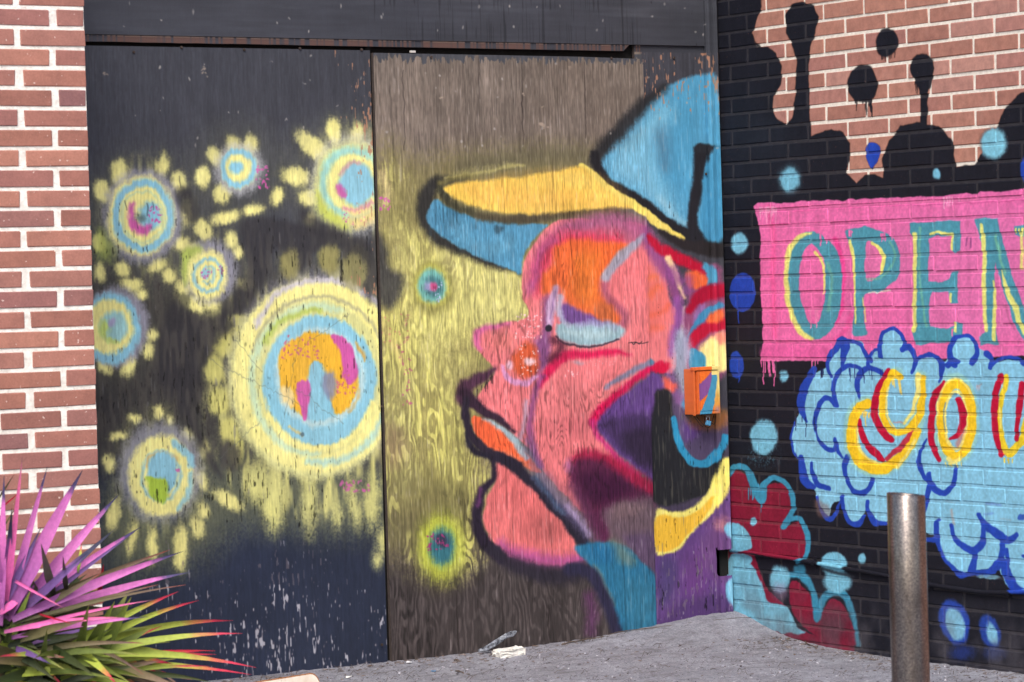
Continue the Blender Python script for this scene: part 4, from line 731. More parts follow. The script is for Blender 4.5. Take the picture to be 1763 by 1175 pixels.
def tube(bm, pts, r, n=10, cap=True):
    pts = [Vector(p) for p in pts]; rs_ = r if hasattr(r, '__len__') else [r]*len(pts); rings_ = []
    for i, p in enumerate(pts):
        t = (pts[min(i+1, len(pts)-1)]-pts[max(i-1, 0)]).normalized(); a = t.orthogonal().normalized() if i == 0 else (a_-t*a_.dot(t)).normalized(); a_ = a
        b = t.cross(a); rings_.append([bm.verts.new(p+(a*math.cos(k*2*math.pi/n)+b*math.sin(k*2*math.pi/n))*rs_[i]) for k in range(n)])
    for i in range(len(pts)-1):
        for k in range(n): bm.faces.new((rings_[i][k], rings_[i][(k+1) % n], rings_[i+1][(k+1) % n], rings_[i+1][k]))
    if cap: bm.faces.new(rings_[0][::-1]); bm.faces.new(rings_[-1])

# ------------------------------------------------------------------ ground
def gz(x, y):
    """height of the sandy ground, heaped up a little in the corner and along the boards"""
    d1 = max(0, -y); d2 = max(0, -x)
    h = .055*math.exp(-((d1/.30)**2+(d2/.55)**2)) + .020*math.exp(-(d1/.18)**2) - .045*(1-math.exp(-d1*.7))*math.exp(-(d2/.9)**2)
    return h + .012*math.sin(x*2.3+1)*math.sin(y*1.9) if abs(x) < 20 and abs(y) < 20 else 0
def gnoise(x, y): return .5*math.sin(x*31+math.sin(y*23)*2)*math.sin(y*27+math.sin(x*19)*2)
bm = bmesh.new()
xs = [-400, -60, -20, -10, -7, -5.5] + [-4.6+i*.03 for i in range(int(4.9/.03))] + [.4, 3, 20, 400]
ys = [-400, -60, -20, -12, -8, -5.5, -4.5, -3.8] + [-3.2+i*.03 for i in range(int(3.4/.03))] + [.4, 3, 20, 400]
grid = []
rg = random.Random(11)
for x in xs:
    row = []
    for y in ys:
        near = -4.7 < x < .35 and -3.3 < y < .3
        row.append(bm.verts.new((x, y, (gz(x, y)+(.003*gnoise(x, y)+rg.uniform(-.0028, .0028)) if near else 0))))
    grid.append(row)
for i in range(len(xs)-1):
    for j in range(len(ys)-1): bm.faces.new((grid[i][j], grid[i+1][j], grid[i+1][j+1], grid[i][j+1]))
M = Mt('sandy_ground', .95, .15)
f = M.noise(3.5, 6, .7); f2 = M.noise(120, 5, .75); f3 = M.noise(420, 3, .7)
c = M.ramp(f, [(.25, col8(142, 142, 150)), (.5, col8(166, 167, 178)), (.75, col8(186, 188, 200))])
c = M.mixc(.75, c, M.ramp(f2, [(.26, (.30, .29, .29)), (.5, (.95, .95, .95)), (.72, (1.6, 1.58, 1.56))]), 'MULTIPLY')
c = M.mixc(M.ramp(f3, [(.60, (0, 0, 0)), (.68, (.7, .7, .7))]), c, col8(186, 182, 184)); c = M.mixc(M.ramp(f3, [(.32, (.75, .75, .75)), (.40, (0, 0, 0))]), c, col8(70, 64, 62))
dk = M.noise(1.0, 4, .6, stretch=(5, 16, 5)); c = M.mixc(M.ramp(dk, [(.50, (0, 0, 0)), (.66, (.34, .34, .34))]), c, col8(98, 90, 86))
f5 = M.noise(26, 6, .7); c = M.mixc(.7, c, M.ramp(f5, [(.3, (.60, .59, .58)), (.55, (1, 1, 1)), (.75, (1.15, 1.15, 1.15))]), 'MULTIPLY')
M.base(c); hh = M.node('ShaderNodeMath', operation='ADD'); M.link(f2, hh.inputs[0]); M.link(f5, hh.inputs[1]); M.bump(hh.outputs[0], .013, 1.); MAT_G = M.m
link('ground', tomesh(bm, 'ground', True), MAT_G, kind='structure')

# ------------------------------------------------------------------ boarded-up entrance
ent = thing('boarded_entrance', 'boarded entrance of weathered plywood painted with a pink face in blue cap and yellow flowers', 'boarded entrance', (-1.7, 0, 0))
def board(name, pts, y0, th, label=None, mats=(MAT_PLY, MAT_EDGE), parent=ent):
    bm = bmesh.new(); f_ = [bm.verts.new((x, y0, z)) for x, z in pts]; b_ = [bm.verts.new((x, y0+th, z)) for x, z in pts]; n = len(pts)
    ff = bm.faces.new(f_); bb = bm.faces.new(b_[::-1]); side = [bm.faces.new((f_[i], b_[i], b_[(i+1) % n], f_[(i+1) % n])) for i in range(n)]
    for q in side: q.material_index = 1
    bmesh.ops.triangulate(bm, faces=[ff, bb])
    o = link(name, tomesh(bm, name), list(mats), parent); o.matrix_parent_inverse = parent.matrix_world.inverted() if parent else Matrix()
    o.location = -Vector(parent.location) if parent else (0, 0, 0); o.matrix_parent_inverse = Matrix()
    if label: o['label'] = label
    return o
rj = random.Random(3)
def jag(x0, x1, z0, z1, n, amp): return [(x0+(x1-x0)*i/n, z0+(z1-z0)*i/n+(rj.uniform(-amp, amp) if 0 < i < n else 0)) for i in range(n+1)]
def lean(z, x): return x + .010*(1.2-z)*0
board('plywood_panel', [(-3.55, 2.397), (-3.55, -.04)] + jag(-3.5, SEAM-.006, -.02, -.01, 30, .004) + [(SEAM-.004, 1.0), (SEAM-.004, 2.397)], 0.0, .018, 'black painted sheet with yellow and blue flowers, flaking at its foot')
board('plywood_panel', [(SEAM+.005, 2.387), (SEAM+.008, .02)] + jag(SEAM+.03, MIDR-.02, -.01, .0, 24, .004) + [(MIDR-.014, .03), (MIDR+.004, 2.380), (MIDR-.3, 2.385)], -.010, .018, 'brown grained sheet carrying most of the pink face')
xr = TRIML
board('plywood_panel', [(MIDR-.03, 2.4375), (MIDR-.03, .01)] + jag(MIDR-.02, xr-.0, .03, .05, 14, .006) + [(xr, .215), (xr-.006, .225), (xr-.016, .24), (xr-.014, .30), (xr-.018, .345), (xr-.002, .352), (xr, 2.4375)], .004, .018, 'narrow sheet with the blue crown of the cap and the ear')
board('header_panel', [(-3.55, 3.3), (-3.55, 2.4385), (MIDR, 2.4385), (xr-.012, 2.4385), (xr-.012, 3.3)], -.008, .022, 'black plain board above the opening')
board('header_strip', [(-3.55, 2.4375), (-3.55, 2.413)] + jag(-3.5, -2.0, 2.412, 2.412, 20, .0008) + [(MIDR-.09, 2.412), (MIDR-.06, 2.4375)], -.003, .022, 'thin strip with brown bare wood where the paint has peeled')
def part(name, dims, mat, parent, bev=0, **k):
    o = box(name, dims, mat, parent, bev, **k); o.location = -Vector(parent.location); return o
part('backing_board', (-3.5, .03, .034, .06, -.1, 3.3), MAT_DARK, ent)
part('backing_board', (SEAM-.012, SEAM+.012, .019, .033, -.1, 2.43), MAT_DARK, ent)
xs_ = wallx(710, 84); part('shim', (xs_-.011, xs_+.011, -.006, .004, 2.391, 2.399), simple('pale_shim', col8(200, 195, 190)), ent, label='small pale block wedged in the gap over the middle sheet')
# ribbed metal strip in the corner
bm = bmesh.new()
prof = [(xr-.010, .002), (xr-.010, -.012), (xr+.000, -.014), (xr+.004, -.020), (xr+.010, -.020), (xr+.014, -.010), (xr+.034, -.010), (xr+.038, -.018), (xr+.046, -.020), (xr+.050, -.008), (-.004, -.006), (-.004, .03)]
zz = [-.05, .228, .338, .6, 1.2, 2.42, 3.3]
rows_ = []
for z in zz:
    rows_.append([bm.verts.new((x, y, z)) for x, y in prof])
for i in range(len(zz)-1):
    if i in (1,): continue
    for k in range(len(prof)-1): bm.faces.new((rows_[i][k], rows_[i][k+1], rows_[i+1][k+1], rows_[i+1][k]))
tr = link('corner_trim', tomesh(bm, 'corner_trim'), MAT_PLY, ent, label='ribbed vertical strip where the boards meet the brick wall'); tr.location = -Vector(ent.location)
# bolts and nail heads on the boards
MAT_RUST = simple('rusty_steel', col8(70, 60, 56), .7, .4)
def screw_mesh():
    bm = bmesh.new(); bmesh.ops.create_cone(bm, cap_ends=True, segments=8, radius1=.006, radius2=.0045, depth=.004); bmesh.ops.rotate(bm, verts=bm.verts, matrix=Matrix.Rotation(math.pi/2, 3, 'X')); return tomesh(bm, 'screw_head')
sm = screw_mesh(); first = True
for (px, py) in ((312, 82), (516, 84), (622, 86), (740, 99), (1050, 101), (1160, 100), (1215, 300), (655, 1110), (655, 700), (230, 90), (420, 86)):
    h = hit(px, py, 1, 0); o = link('screw_head', sm, MAT_RUST, ent); o.location = (h[0]-ent.location.x, -.004 if px < 636 or px > 1110 else -.013, h[2])

# ------------------------------------------------------------------ brick walls
Hc = .0677; rb = random.Random(21)
def brick_mesh(name, L, Hh, D, axis, seed, rough=.0012):
    r_ = random.Random(seed); bm = bmesh.new()
    dims = (-L/2, L/2, -D/2, D/2, -Hh/2, Hh/2) if axis == 'x' else (-D/2, D/2, -L/2, L/2, -Hh/2, Hh/2)
    bx(bm, *dims); bmesh.ops.bevel(bm, geom=list(bm.edges), offset=.0028, segments=1, affect='EDGES')
    for v in bm.verts: v.co += Vector([r_.uniform(-rough, rough) for _ in range(3)])
    return tomesh(bm, name)
# -- mural wall
wall = thing('brick_wall', 'brick side wall with black drips, a pink board lettered OPEN, a blue cloud with yellow letters and crimson splats', 'brick wall', (0, -1.0, 0))
Lb = .249; z0w = 2.1422+ZS; D2 = .10
ymin, ymax = -6.2, 0.0
part('mortar', (.0032, .24, ymin, .03, -.12, 3.1), MAT_M2, wall)
yj0 = hit(1674.5, 42, 0, 0)[1]; yj1 = hit(1712, 75, 0, 0)[1]
meshes = {}
stuffbm = bmesh.new(); nb = 0
for k in range(-10, 38):
    zc = z0w-Hc*(k+.5)
    if zc < -.06: break
    off = yj0 if (k % 2) == 0 else yj1
    # between line k and k+1 ; line k=0 lies just above the row whose joint is yj1's neighbour
    off = yj1 if (k % 2) == 0 else yj0
    n0 = math.floor((ymin-off)/Lb)
    for i in range(n0, n0+28):
        a = off+i*Lb+.0058; b = off+(i+1)*Lb-.0058
        a = max(a, ymin); b = min(b, ymax-.003)
        if b-a < .03 or zc > 3.0: continue
        w_ = b-a; dx = rb.uniform(-.0012, .0012)
        dd = -(CAM[1]-(a+b)/2); 
        vis = b > -1.86 and -1 <= k <= 36
        if vis and nb < 299:
            key = (round(w_, 2), rb.randrange(4))
            if key not in meshes: meshes[key] = brick_mesh('brick', w_, Hc-.0122, D2, 'y', nb)
            o = link('brick', meshes[key], MAT_B2, wall); o.location = (D2/2+dx-wall.location.x, (a+b)/2-wall.location.y, zc+rb.uniform(-.0008, .0008)); o.rotation_euler = (rb.uniform(-.003, .003), 0, rb.uniform(-.004, .004)); nb += 1
        else:
            bx(stuffbm, dx, D2, a, b, zc-(Hc-.0105)/2, zc+(Hc-.0105)/2, .0028)
bs = link('brick', tomesh(stuffbm, 'bricks_outside'), MAT_B2, wall, kind='stuff'); bs.location = -Vector(wall.location)
# -- pier
YP = -.7746; zp = 2.1779+ZS; xe = hit(160.5, 480, 1, YP)[0]
pier = thing('brick_pier', 'red brick pier with thick white mortar joints left of the boarded entrance', 'brick pier', (xe-.5, YP, 0))
PW = 1.75
part('mortar', (xe-PW, xe-.003, YP+.004, 0.0-.004, -.1, 3.1), MAT_M1, pier)
jA = hit(89.4, 22, 1, YP)[0]; jB = hit(31.4, 62, 1, YP)[0]; jA2 = hit(119.5, 720, 1, YP)[0]
Lp = .249; meshes = {}; retbm = bmesh.new()
jr = xe+.010; half = jr-jA; full = jr-jB
for k in range(-8, 40):
    zc = zp-Hc*(k+.5)
    if zc < -.04: break
    js = [xe+.012, (jr-half if k % 2 == 0 else jr-full)]
    while js[-1] > xe-PW-.1: js.append(js[-1]-Lp)
    for i in range(len(js)-1):
        b = js[i]-(.0125 if i else .0145); a = js[i+1]+.0125
        b += rb.uniform(-.002, .002) if i else rb.uniform(-.001, .001); a += rb.uniform(-.003, .003)
        key = (round(b-a, 2), rb.randrange(5))
        if key not in meshes: meshes[key] = brick_mesh('brick', key[0], Hc-.0135, .09, 'x', 500+len(meshes), .0014)
        o = link('brick', meshes[key], MAT_B1, pier); o.location = ((a+b)/2-pier.location.x, .045+rb.uniform(-.0012, .0012), zc); o.rotation_euler = (0, rb.uniform(-.003, .003), 0)
    y_ = YP+.012+(0 if k % 2 else .06)
    while y_ < -.1:
        y2 = min(y_+.225, -.01); bx(retbm, xe-.05, xe+.0005, y_+.09 if y_ < YP+.09 else y_, y2, zc-.027, zc+.027, .002); y_ = y2+.022
rt = link('brick', tomesh(retbm, 'return_bricks'), MAT_B1, pier, kind='stuff'); rt.location = -Vector(pier.location)

# ------------------------------------------------------------------ conduit along the foot of the mural wall
pts = []
for (px, py) in ((1258, 948), (1300, 953), (1350, 960), (1400, 969), (1450, 978), (1520, 990), (1600, 1007), (1640, 1013), (1690, 1020), (1735, 1021), (1775, 1018), (1850, 1030), (1980, 1050)):
    h = hit(px, py, 0, -.012); pts.append((-.012, h[1], h[2]))
pipe = thing('conduit_pipe', 'thin metal pipe running low across the brick wall, painted over with the mural', 'pipe', (0, pts[3][1], pts[3][2]))
bm = bmesh.new(); tube(bm, pts, [.0075]*6+[.0085]*7, 10); o = link('pipe', tomesh(bm, 'pipe', True), MAT_M2 and MAT_B2, pipe); o.location = -Vector(pipe.location)
for i in (3, 6, 9):
    p = pts[i]; bm = bmesh.new(); tube(bm, [(p[0], p[1]-.009, p[2]), (p[0], p[1]+.009, p[2])], .0115, 10); bx(bm, -.003, .001, p[1]-.008, p[1]+.008, p[2]-.024, p[2]+.024, .001)
    o = link('clamp', tomesh(bm, 'clamp'), MAT_B2, pipe); o.location = -Vector(pipe.location)

# ------------------------------------------------------------------ electrical box and padlock
q0 = hit(1200, 716, 1, -.068); q1 = hit(1241, 712, 1, -.068); q2 = hit(1205, 634, 1, -.068)
bx0, bx1, bz0, bz1 = q0[0]-.012, q1[0], q0[2], q2[2]
eb = thing('electrical_box', 'small orange painted metal electrical box with a blue and violet front, mounted by the corner', 'electrical box', ((bx0+bx1)/2, -.03, bz0))
BC = Canvas(1, bx0-.05, bx1+.05, bz0-.05, bz1+.05, 1200, 77)
# its own paint: vertical bands continuing the ear
uu = (BC.U-bx0)/(bx1-bx0); vv = (BC.V-bz0)/(bz1-bz0)
def sm2(d, s_=.03): return np.clip(.5-d/s_, 0, 1)
wob = (fbm(BC.U, BC.V, 60, 60, 5, 2)-.5)*.05
BC.rgb[:] = C(238, 118, 42)
BC.rgb = mix(BC.rgb, C(205, 100, 60), sm2(uu-.24+wob)*.5)
BC.rgb = mix(BC.rgb, C(136, 84, 150), sm2(np.abs(vv-.52-(uu-.3)*.5)-.19+wob)*(uu > .2)*(uu < .75))
BC.rgb = mix(BC.rgb, C(246, 226, 140), sm2(.74-uu-.05*vv+wob)*sm2(.25-vv, .3)); BC.rgb = mix(BC.rgb, C(226, 160, 70), sm2(np.hypot((uu-.85)*1.2, vv-.32)-.17, .2)*.8)
BC.rgb = mix(BC.rgb, C(72, 150, 186), sm2(np.abs(uu-(.40+.40*np.sin(np.clip(vv, 0, 1)*1.6)))-(.10+.15*(1-np.clip(vv, 0, 1))**2)+wob)*(vv < .84)*(uu > .2)); BC.rgb = mix(BC.rgb, C(175, 150, 170), sm2(np.hypot(uu-.88, (vv-.1)*1.5)-.10, .15)*.7)
BC.rgb = np.clip(BC.rgb*(.94+.12*fbm(BC.U, BC.V, 160, 60, 3, 2))[..., None], 0, 1); BC.a[:] = 1
IMG3 = BC.image('box_paint'); M = Mt('painted_box_metal', .42, .5); t = mural_tex(M, IMG3, 1, BC.u0, BC.u1, BC.v0, BC.v1); M.base(M.mixc(1., t.outputs['Color'], PAINT, 'MULTIPLY')); M.bump(M.noise(160), .0008, .5); MAT_BOX = M.m
def ep(name, dims, bev=.0015, mat=None, label=None):
    o = part(name, dims, mat or MAT_BOX, eb, bev)
    if label: o['label'] = label
    return o
ep('body', (bx0+.002, bx1-.002, -.056, .003, bz0+.003, bz1-.004), .003)
ep('rain_lip', (bx0-.003, bx1+.003, -.072, -.050, bz1-.010, bz1+.004), .002)
ep('side_flange', (bx0, bx0+.006, -.069, -.0565, bz0, bz1-.011), .0015)
ep('cover', (bx0+.018, bx1-.001, -.067, -.0565, bz0+.004, bz1-.013), .0025)
ep('embossed_panel', (bx0+.035, bx1-.014, -.0695, -.0675, bz0+.018, bz1-.030), .0008)
ep('cover_ridge', (bx0+.019, bx0+.024, -.074, -.0675, bz0+.006, bz1-.014), .0015)
hx = (bx0*.45+bx1*.55); ep('hasp', (hx-.010, hx+.010, -.062, -.058, bz0-.012, bz0+.0035), .001, MAT_RUST)
pl = thing('padlock', 'small blue spattered padlock hanging under the electrical box', 'padlock', (hx, -.060, bz0-.034))
bm = bmesh.new(); bx(bm, -.011, .011, -.006, .006, -.010, .010, .0025); bmesh.ops.rotate(bm, verts=bm.verts, matrix=Matrix.Rotation(.25, 3, 'Y')); link('lock_body', tomesh(bm, 'lock_body'), simple('blue_spattered_brass', col8(84, 146, 186), .45, .2, scale=200), pl)
bm = bmesh.new(); tube(bm, [(-.0085, 0, .008), (-.0085, 0, .020)]+[(-.0075*math.cos(t_), 0, .020+.0085*math.sin(t_)) for t_ in np.linspace(.2, 2.94, 6)]+[(.0075, 0, .020), (.0065, 0, .006)], .0022, 8); link('shackle', tomesh(bm, 'shackle', True), simple('dull_steel', (.3, .3, .32, 1), .4, .9), pl)
# loose wires below the box
wt = thing('loose_wire', 'thin dark wires hanging in a loop beneath the electrical box', 'wire', (hx, -.02, bz0-.02))
bm = bmesh.new()
for (x0, x1, dz) in ((-.05, .004, -.028), (-.04, .05, -.035), (.012, .058, -.022)):
    tube(bm, [(x0, -.012, .015), ((x0*.7+x1*.3), -.03, dz*.7), ((x0+x1)/2, -.034, dz), ((x0*.3+x1*.7), -.03, dz*.6), (x1, -.014, .014)], .0016, 6)
link('wire', tomesh(bm, 'wire', True), MAT_DARK, wt)

# ------------------------------------------------------------------ bollard
M = Mt('worn_bronze_paint', .30, .5, 1.); f = M.noise(160, 5, .75); f2 = M.noise(1, 4, .6, stretch=(26, 26, 9)); 
c = M.ramp(f, [(.30, col8(88, 82, 84)), (.5, col8(138, 130, 126)), (.68, col8(176, 165, 155))]); c = M.mixc(M.ramp(f2, [(.45, (0, 0, 0)), (.65, (.5, .5, .5))]), c, col8(96, 86, 80))
M.base(c); M.bump(f, .0004, .4); MAT_BOL = M.m
cb_ = ray(1561, 900); cb_ = cb_/np.dot(cb_, Fv); P = CAM+cb_*9.3; rad = 66/2/F_PX*9.3
bol = thing('bollard', 'bare steel pipe bollard with bronze coloured worn paint standing before the brick wall', 'bollard', (P[0], P[1], 0))
dt = ray(1557, 851); dt = dt/np.dot(dt, Fv); zt = (CAM+dt*9.3)[2]
bm = bmesh.new(); n = 40; rings_ = []
rt_ = np.array([Rv[0], Rv[1]]); rt_ /= np.linalg.norm(rt_)
for (r_, z_, tilt) in ((rad, -.05, 0), (rad, zt-.3, 0), (rad, zt-.003, 1), (rad-.0015, zt, 1), (rad-.0055, zt, 1), (rad-.007, zt-.004, 1), (rad-.007, zt-.35, 0)):
    ring_ = []
    for k in range(n):
        a = k*2*math.pi/n; x, y = r_*math.cos(a), r_*math.sin(a); ring_.append(bm.verts.new((x, y, z_ - (x*rt_[0]+y*rt_[1])*.11*tilt + (random.uniform(-.0012, .0012) if tilt else 0))))
    rings_.append(ring_)
for i in range(len(rings_)-1):
    for k in range(n): bm.faces.new((rings_[i][k], rings_[i][(k+1) % n], rings_[i+1][(k+1) % n], rings_[i+1][k]))
bm.faces.new(rings_[-1])
link('pipe', tomesh(bm, 'pipe', True), MAT_BOL, bol)
bm = bmesh.new(); tube(bm, [(0, 0, -.02), (0, 0, .035)], [rad*1.5, rad*1.12], 24); link('footing_collar', tomesh(bm, 'collar', True), simple('rough_concrete', col8(150, 146, 142), .95, scale=60), bol)

# ------------------------------------------------------------------ spiky plant
def leaf_mat(name, stops, rough=.5):
    M = Mt(name, rough, .35); uv = M.node('ShaderNodeUVMap'); uv.uv_map = 'UVMap'; sp = M.node('ShaderNodeSeparateXYZ'); M.link(uv.outputs[0], sp.inputs[0])
    nz = M.noise(30, 3); ad = M.node('ShaderNodeMath', operation='MULTIPLY_ADD'); M.link(nz, ad.inputs[0]); ad.inputs[1].default_value = .16; 
    sb = M.node('ShaderNodeMath', operation='SUBTRACT'); M.link(sp.outputs[0], sb.inputs[0]); sb.inputs[1].default_value = .08; M.link(sb.outputs[0], ad.inputs[2])
    c = M.ramp(ad.outputs[0], [(p, col8(*q)) for p, q in stops])
    v = M.noise(1, 3, .6, stretch=(70, 70, 70)); c = M.mixc(.45, c, M.ramp(v, [(.3, (.7, .7, .7)), (.7, (1.25, 1.25, 1.25))]), 'MULTIPLY')
    oi = M.node('ShaderNodeObjectInfo'); c = M.mixc(.5, c, M.ramp(oi.outputs['Random'], [(0, (.66, .66, .70)), (.5, (1, 1, 1)), (1, (1.3, 1.26, 1.2))]), 'MULTIPLY')
    # fine lengthwise veins
    wv = M.node('ShaderNodeTexNoise', Scale=1., Detail=2.); mp = M.node('ShaderNodeMapping'); mp.inputs['Scale'].default_value = (2, 26, 1); M.link(uv.outputs[0], mp.inputs[0]); M.link(mp.outputs[0], wv.inputs['Vector'])
    c = M.mixc(.35, c, M.ramp(wv.outputs['Fac'], [(.35, (.72, .72, .72)), (.65, (1.2, 1.2, 1.2))]), 'MULTIPLY')
    M.base(c); M.bump(wv.outputs['Fac'], .0012, .7)
    if 'Subsurface Weight' in M.b.inputs: pass
    return M.m
LM = {
 'pink': leaf_mat('leaf_sprayed_pink', [(0, (128, 74, 128)), (.25, (176, 98, 172)), (.55, (216, 122, 192)), (.80, (210, 116, 188)), (.87, (84, 72, 118)), (1, (40, 46, 70))]),
 'rose': leaf_mat('leaf_sprayed_rose', [(0, (150, 70, 120)), (.4, (220, 100, 170)), (.85, (226, 112, 160)), (1, (120, 90, 90))]),
 'violet': leaf_mat('leaf_sprayed_violet', [(0, (84, 60, 96)), (.4, (112, 78, 140)), (.75, (120, 92, 150)), (1, (48, 46, 74))]),
 'navy': leaf_mat('leaf_navy_tip', [(0, (140, 84, 150)), (.5, (150, 90, 160)), (.62, (60, 60, 90)), (1, (34, 38, 56))]),
 'olive': leaf_mat('leaf_olive', [(0, (66, 66, 40)), (.5, (108, 100, 66)), (.85, (120, 96, 84)), (1, (150, 70, 60))]),
 'grey': leaf_mat('leaf_grey_green', [(0, (72, 74, 54)), (.5, (104, 100, 88)), (1, (120, 96, 100))]),
 'lime': leaf_mat('leaf_lime_red_tip', [(0, (70, 84, 30)), (.3, (134, 150, 56)), (.68, (172, 184, 78)), (.80, (196, 120, 80)), (.88, (206, 56, 84)), (1, (150, 34, 54))]),
 'green': leaf_mat('leaf_green', [(0, (36, 48, 22)), (.4, (78, 92, 36)), (.8, (104, 118, 48)), (1, (132, 130, 60))]),
 'dark': leaf_mat('leaf_dark_green', [(0, (26, 34, 20)), (.5, (48, 60, 30)), (1, (74, 80, 44))]),
 'red': leaf_mat('leaf_red', [(0, (120, 40, 60)), (.5, (196, 30, 56)), (1, (170, 24, 40))]),
}
YC = -1.42
pc = hit(-8, 1062, 1, YC)
plant = thing('spiky_plant', 'spiky rosette plant with long leaves spray painted pink with navy tips above lime green ones', 'plant', (pc[0], YC, 0))
plo = Vector(plant.location); rl = random.Random(9)
MPP = np.linalg.norm(pc-CAM)/F_PX
def leaf(b, t, wpx, kind, yb=None, yt=None, sag=0., nseg=9, twist=None, label=None):
    yb = YC if yb is None else yb; yt = YC+rl.uniform(-.22, .12) if yt is None else yt
    P0 = Vector(hit(b[0], b[1], 1, yb)); P1 = Vector(hit(t[0], t[1], 1, yt)); w = wpx*MPP
    d = P1-P0; L = d.length; d.normalize()
    view = (Vector(CAM)-P0).normalized(); side = d.cross(view).normalized(); nrm = side.cross(d).normalized()
    tw = rl.uniform(-.5, .5) if twist is None else twist; R_ = Matrix.Rotation(tw, 3, d); side = R_ @ side; nrm = R_ @ nrm
    me_v = []; uv = []; fs = []
    for i in range(nseg+1):
        s = i/nseg; c = P0.lerp(P1, s)+Vector((0, 0, 1))*(sag*L*4*s*(1-s))
        ww = w*.5*min(1, .55+1.4*s)*(1-max(0, (s-.35)/.65)**1.35) + .0004
        cup = nrm*(-ww*.45)
        me_v += [c+side*ww, c+cup, c-side*ww]; uv += [(s, 0), (s, .5), (s, 1)]
    for i in range(nseg):
        a = i*3
        fs += [(a, a+1, a+4, a+3), (a+1, a+2, a+5, a+4)]
    me = bpy.data.meshes.new('leaf'); me.from_pydata([tuple(v-plo) for v in me_v], [], fs); ul = me.uv_layers.new(name='UVMap')
    for lp in me.loops: ul.data[lp.index].uv = uv[lp.vertex_index]
    for p in me.polygons: p.use_smooth = True
    o = link('leaf', me, LM[kind], plant)
    if label: o['label'] = label
    return o
def Z(x, y): return (x/2.832, 760+y/2.832)
LF = [  # base, tip, width, kind, sag  (measured on the enlarged sheet)
 ((0, 900), (20, 165), 50, 'pink', 0), ((20, 870), (110, 70), 34, 'rose', 0), ((30, 860), (231, 125), 42, 'pink', .01), ((30, 870), (404, 138), 82, 'pink', .02), ((60, 880), (579, 260), 66, 'pink', .02),
 ((130, 800), (558, 430), 46, 'navy', 0), ((60, 850), (690, 416), 50, 'pink', .01), ((0, 890), (828, 530), 44, 'olive', .02), ((60, 870), (896, 536), 54, 'pink', .015), ((80, 900), (930, 638), 52, 'pink', .03), ((60, 890), (905, 700), 20, 'olive', .02),
 ((-20, 630), (316, 816), 16, 'rose', .0), ((20, 940), (748, 774), 18, 'rose', .02), ((40, 962), (722, 856), 30, 'pink', .02), ((30, 1000), (250, 1088), 32, 'violet', .03), ((-10, 470), (76, 500), 12, 'rose', 0), ((262, 760), (200, 498), 48, 'grey', 0), ((325, 750), (307, 560), 30, 'grey', 0), ((330, 760), (406, 556), 34, 'dark', 0),
 ((190, 760), (130, 635), 30, 'grey', 0), ((30, 700), (58, 325), 34, 'navy', 0), ((0, 820), (-40, 200), 44, 'pink', 0), ((-10, 860), (-150, 260), 50, 'pink', 0), ((60, 800), (200, 560), 44, 'violet', 0), ((40, 840), (300, 580), 50, 'violet', 0), ((80, 850), (430, 540), 44, 'violet', 0), ((60, 900), (660, 440), 26, 'violet', .01), ((-20, 300), (70, 160), 10, 'olive', 0), ((0, 330), (95, 250), 8, 'red', 0), ((10, 430), (85, 310), 9, 'olive', 0),
 ((40, 900), (500, 640), 40, 'olive', .0), ((100, 900), (770, 700), 24, 'olive', .02), ((0, 840), (140, 730), 40, 'rose', 0), ((150, 830), (350, 890), 10, 'red', 0), ((480, 760), (505, 600), 26, 'red', 0), ((525, 760), (550, 708), 16, 'red', 0), ((240, 720), (262, 570), 16, 'rose', 0), ((380, 640), (398, 500), 18, 'lime', 0),
 ((250, 1060), (870, 733), 44, 'lime', .03), ((300, 1080), (970, 776), 42, 'lime', .05), ((260, 1080), (1137, 874), 50, 'lime', .05), ((280, 1090), (1184, 937), 44, 'lime', .045), ((350, 1100), (1054, 1040), 40, 'lime', .03), ((300, 1090), (1052, 1022), 20, 'red', .03), ((150, 1060), (1250, 1104), 50, 'lime', .045), ((100, 1100), (1225, 1138), 44, 'lime', .03), ((0, 1090), (850, 1140), 56, 'lime', .05), ((50, 1130), (820, 1180), 50, 'lime', .04), ((0, 1120), (540, 1142), 30, 'lime', .06),
 ((370, 1100), (432, 800), 54, 'green', 0), ((400, 1080), (560, 780), 60, 'green', 0), ((430, 1080), (626, 735), 80, 'green', 0), ((470, 1080), (640, 760), 60, 'green', 0), ((440, 1090), (742, 908), 60, 'green', .02), ((250, 1150), (272, 968), 44, 'green', 0), ((190, 1180), (230, 915), 46, 'green', 0), ((110, 1180), (122, 1045), 36, 'green', 0), ((30, 1180), (36, 1060), 14, 'lime', 0), ((560, 1100), (684, 1014), 40, 'lime', 0), ((200, 1000), (740, 905), 40, 'green', .02), ((100, 1000), (430, 940), 50, 'dark', .02), ((60, 980), (420, 870), 50, 'olive', .02), ((300, 1060), (830, 980), 40, 'green', .03), ((350, 1080), (790, 900), 30, 'lime', .0), ((100, 1040), (700, 985), 30, 'olive', .04), ((450, 1150), (860, 1060), 40, 'green', .03), ((300, 1180), (700, 1090), 40, 'dark', .03), ((20, 930), (610, 860), 30, 'rose', .03), ((120, 1000), (520, 900), 24, 'violet', .03),
 ((-10, 860), (200, 420), 40, 'violet', 0), ((40, 1000), (620, 830), 40, 'dark', .02), ((0, 870), (120, 480), 30, 'rose', 0)]
for (b, t_, w_, kd, sg) in LF:
    leaf(Z(*b), Z(*t_), w_/2.832*.95, kd, sag=sg, yb=YC+rl.uniform(-.03, .03))
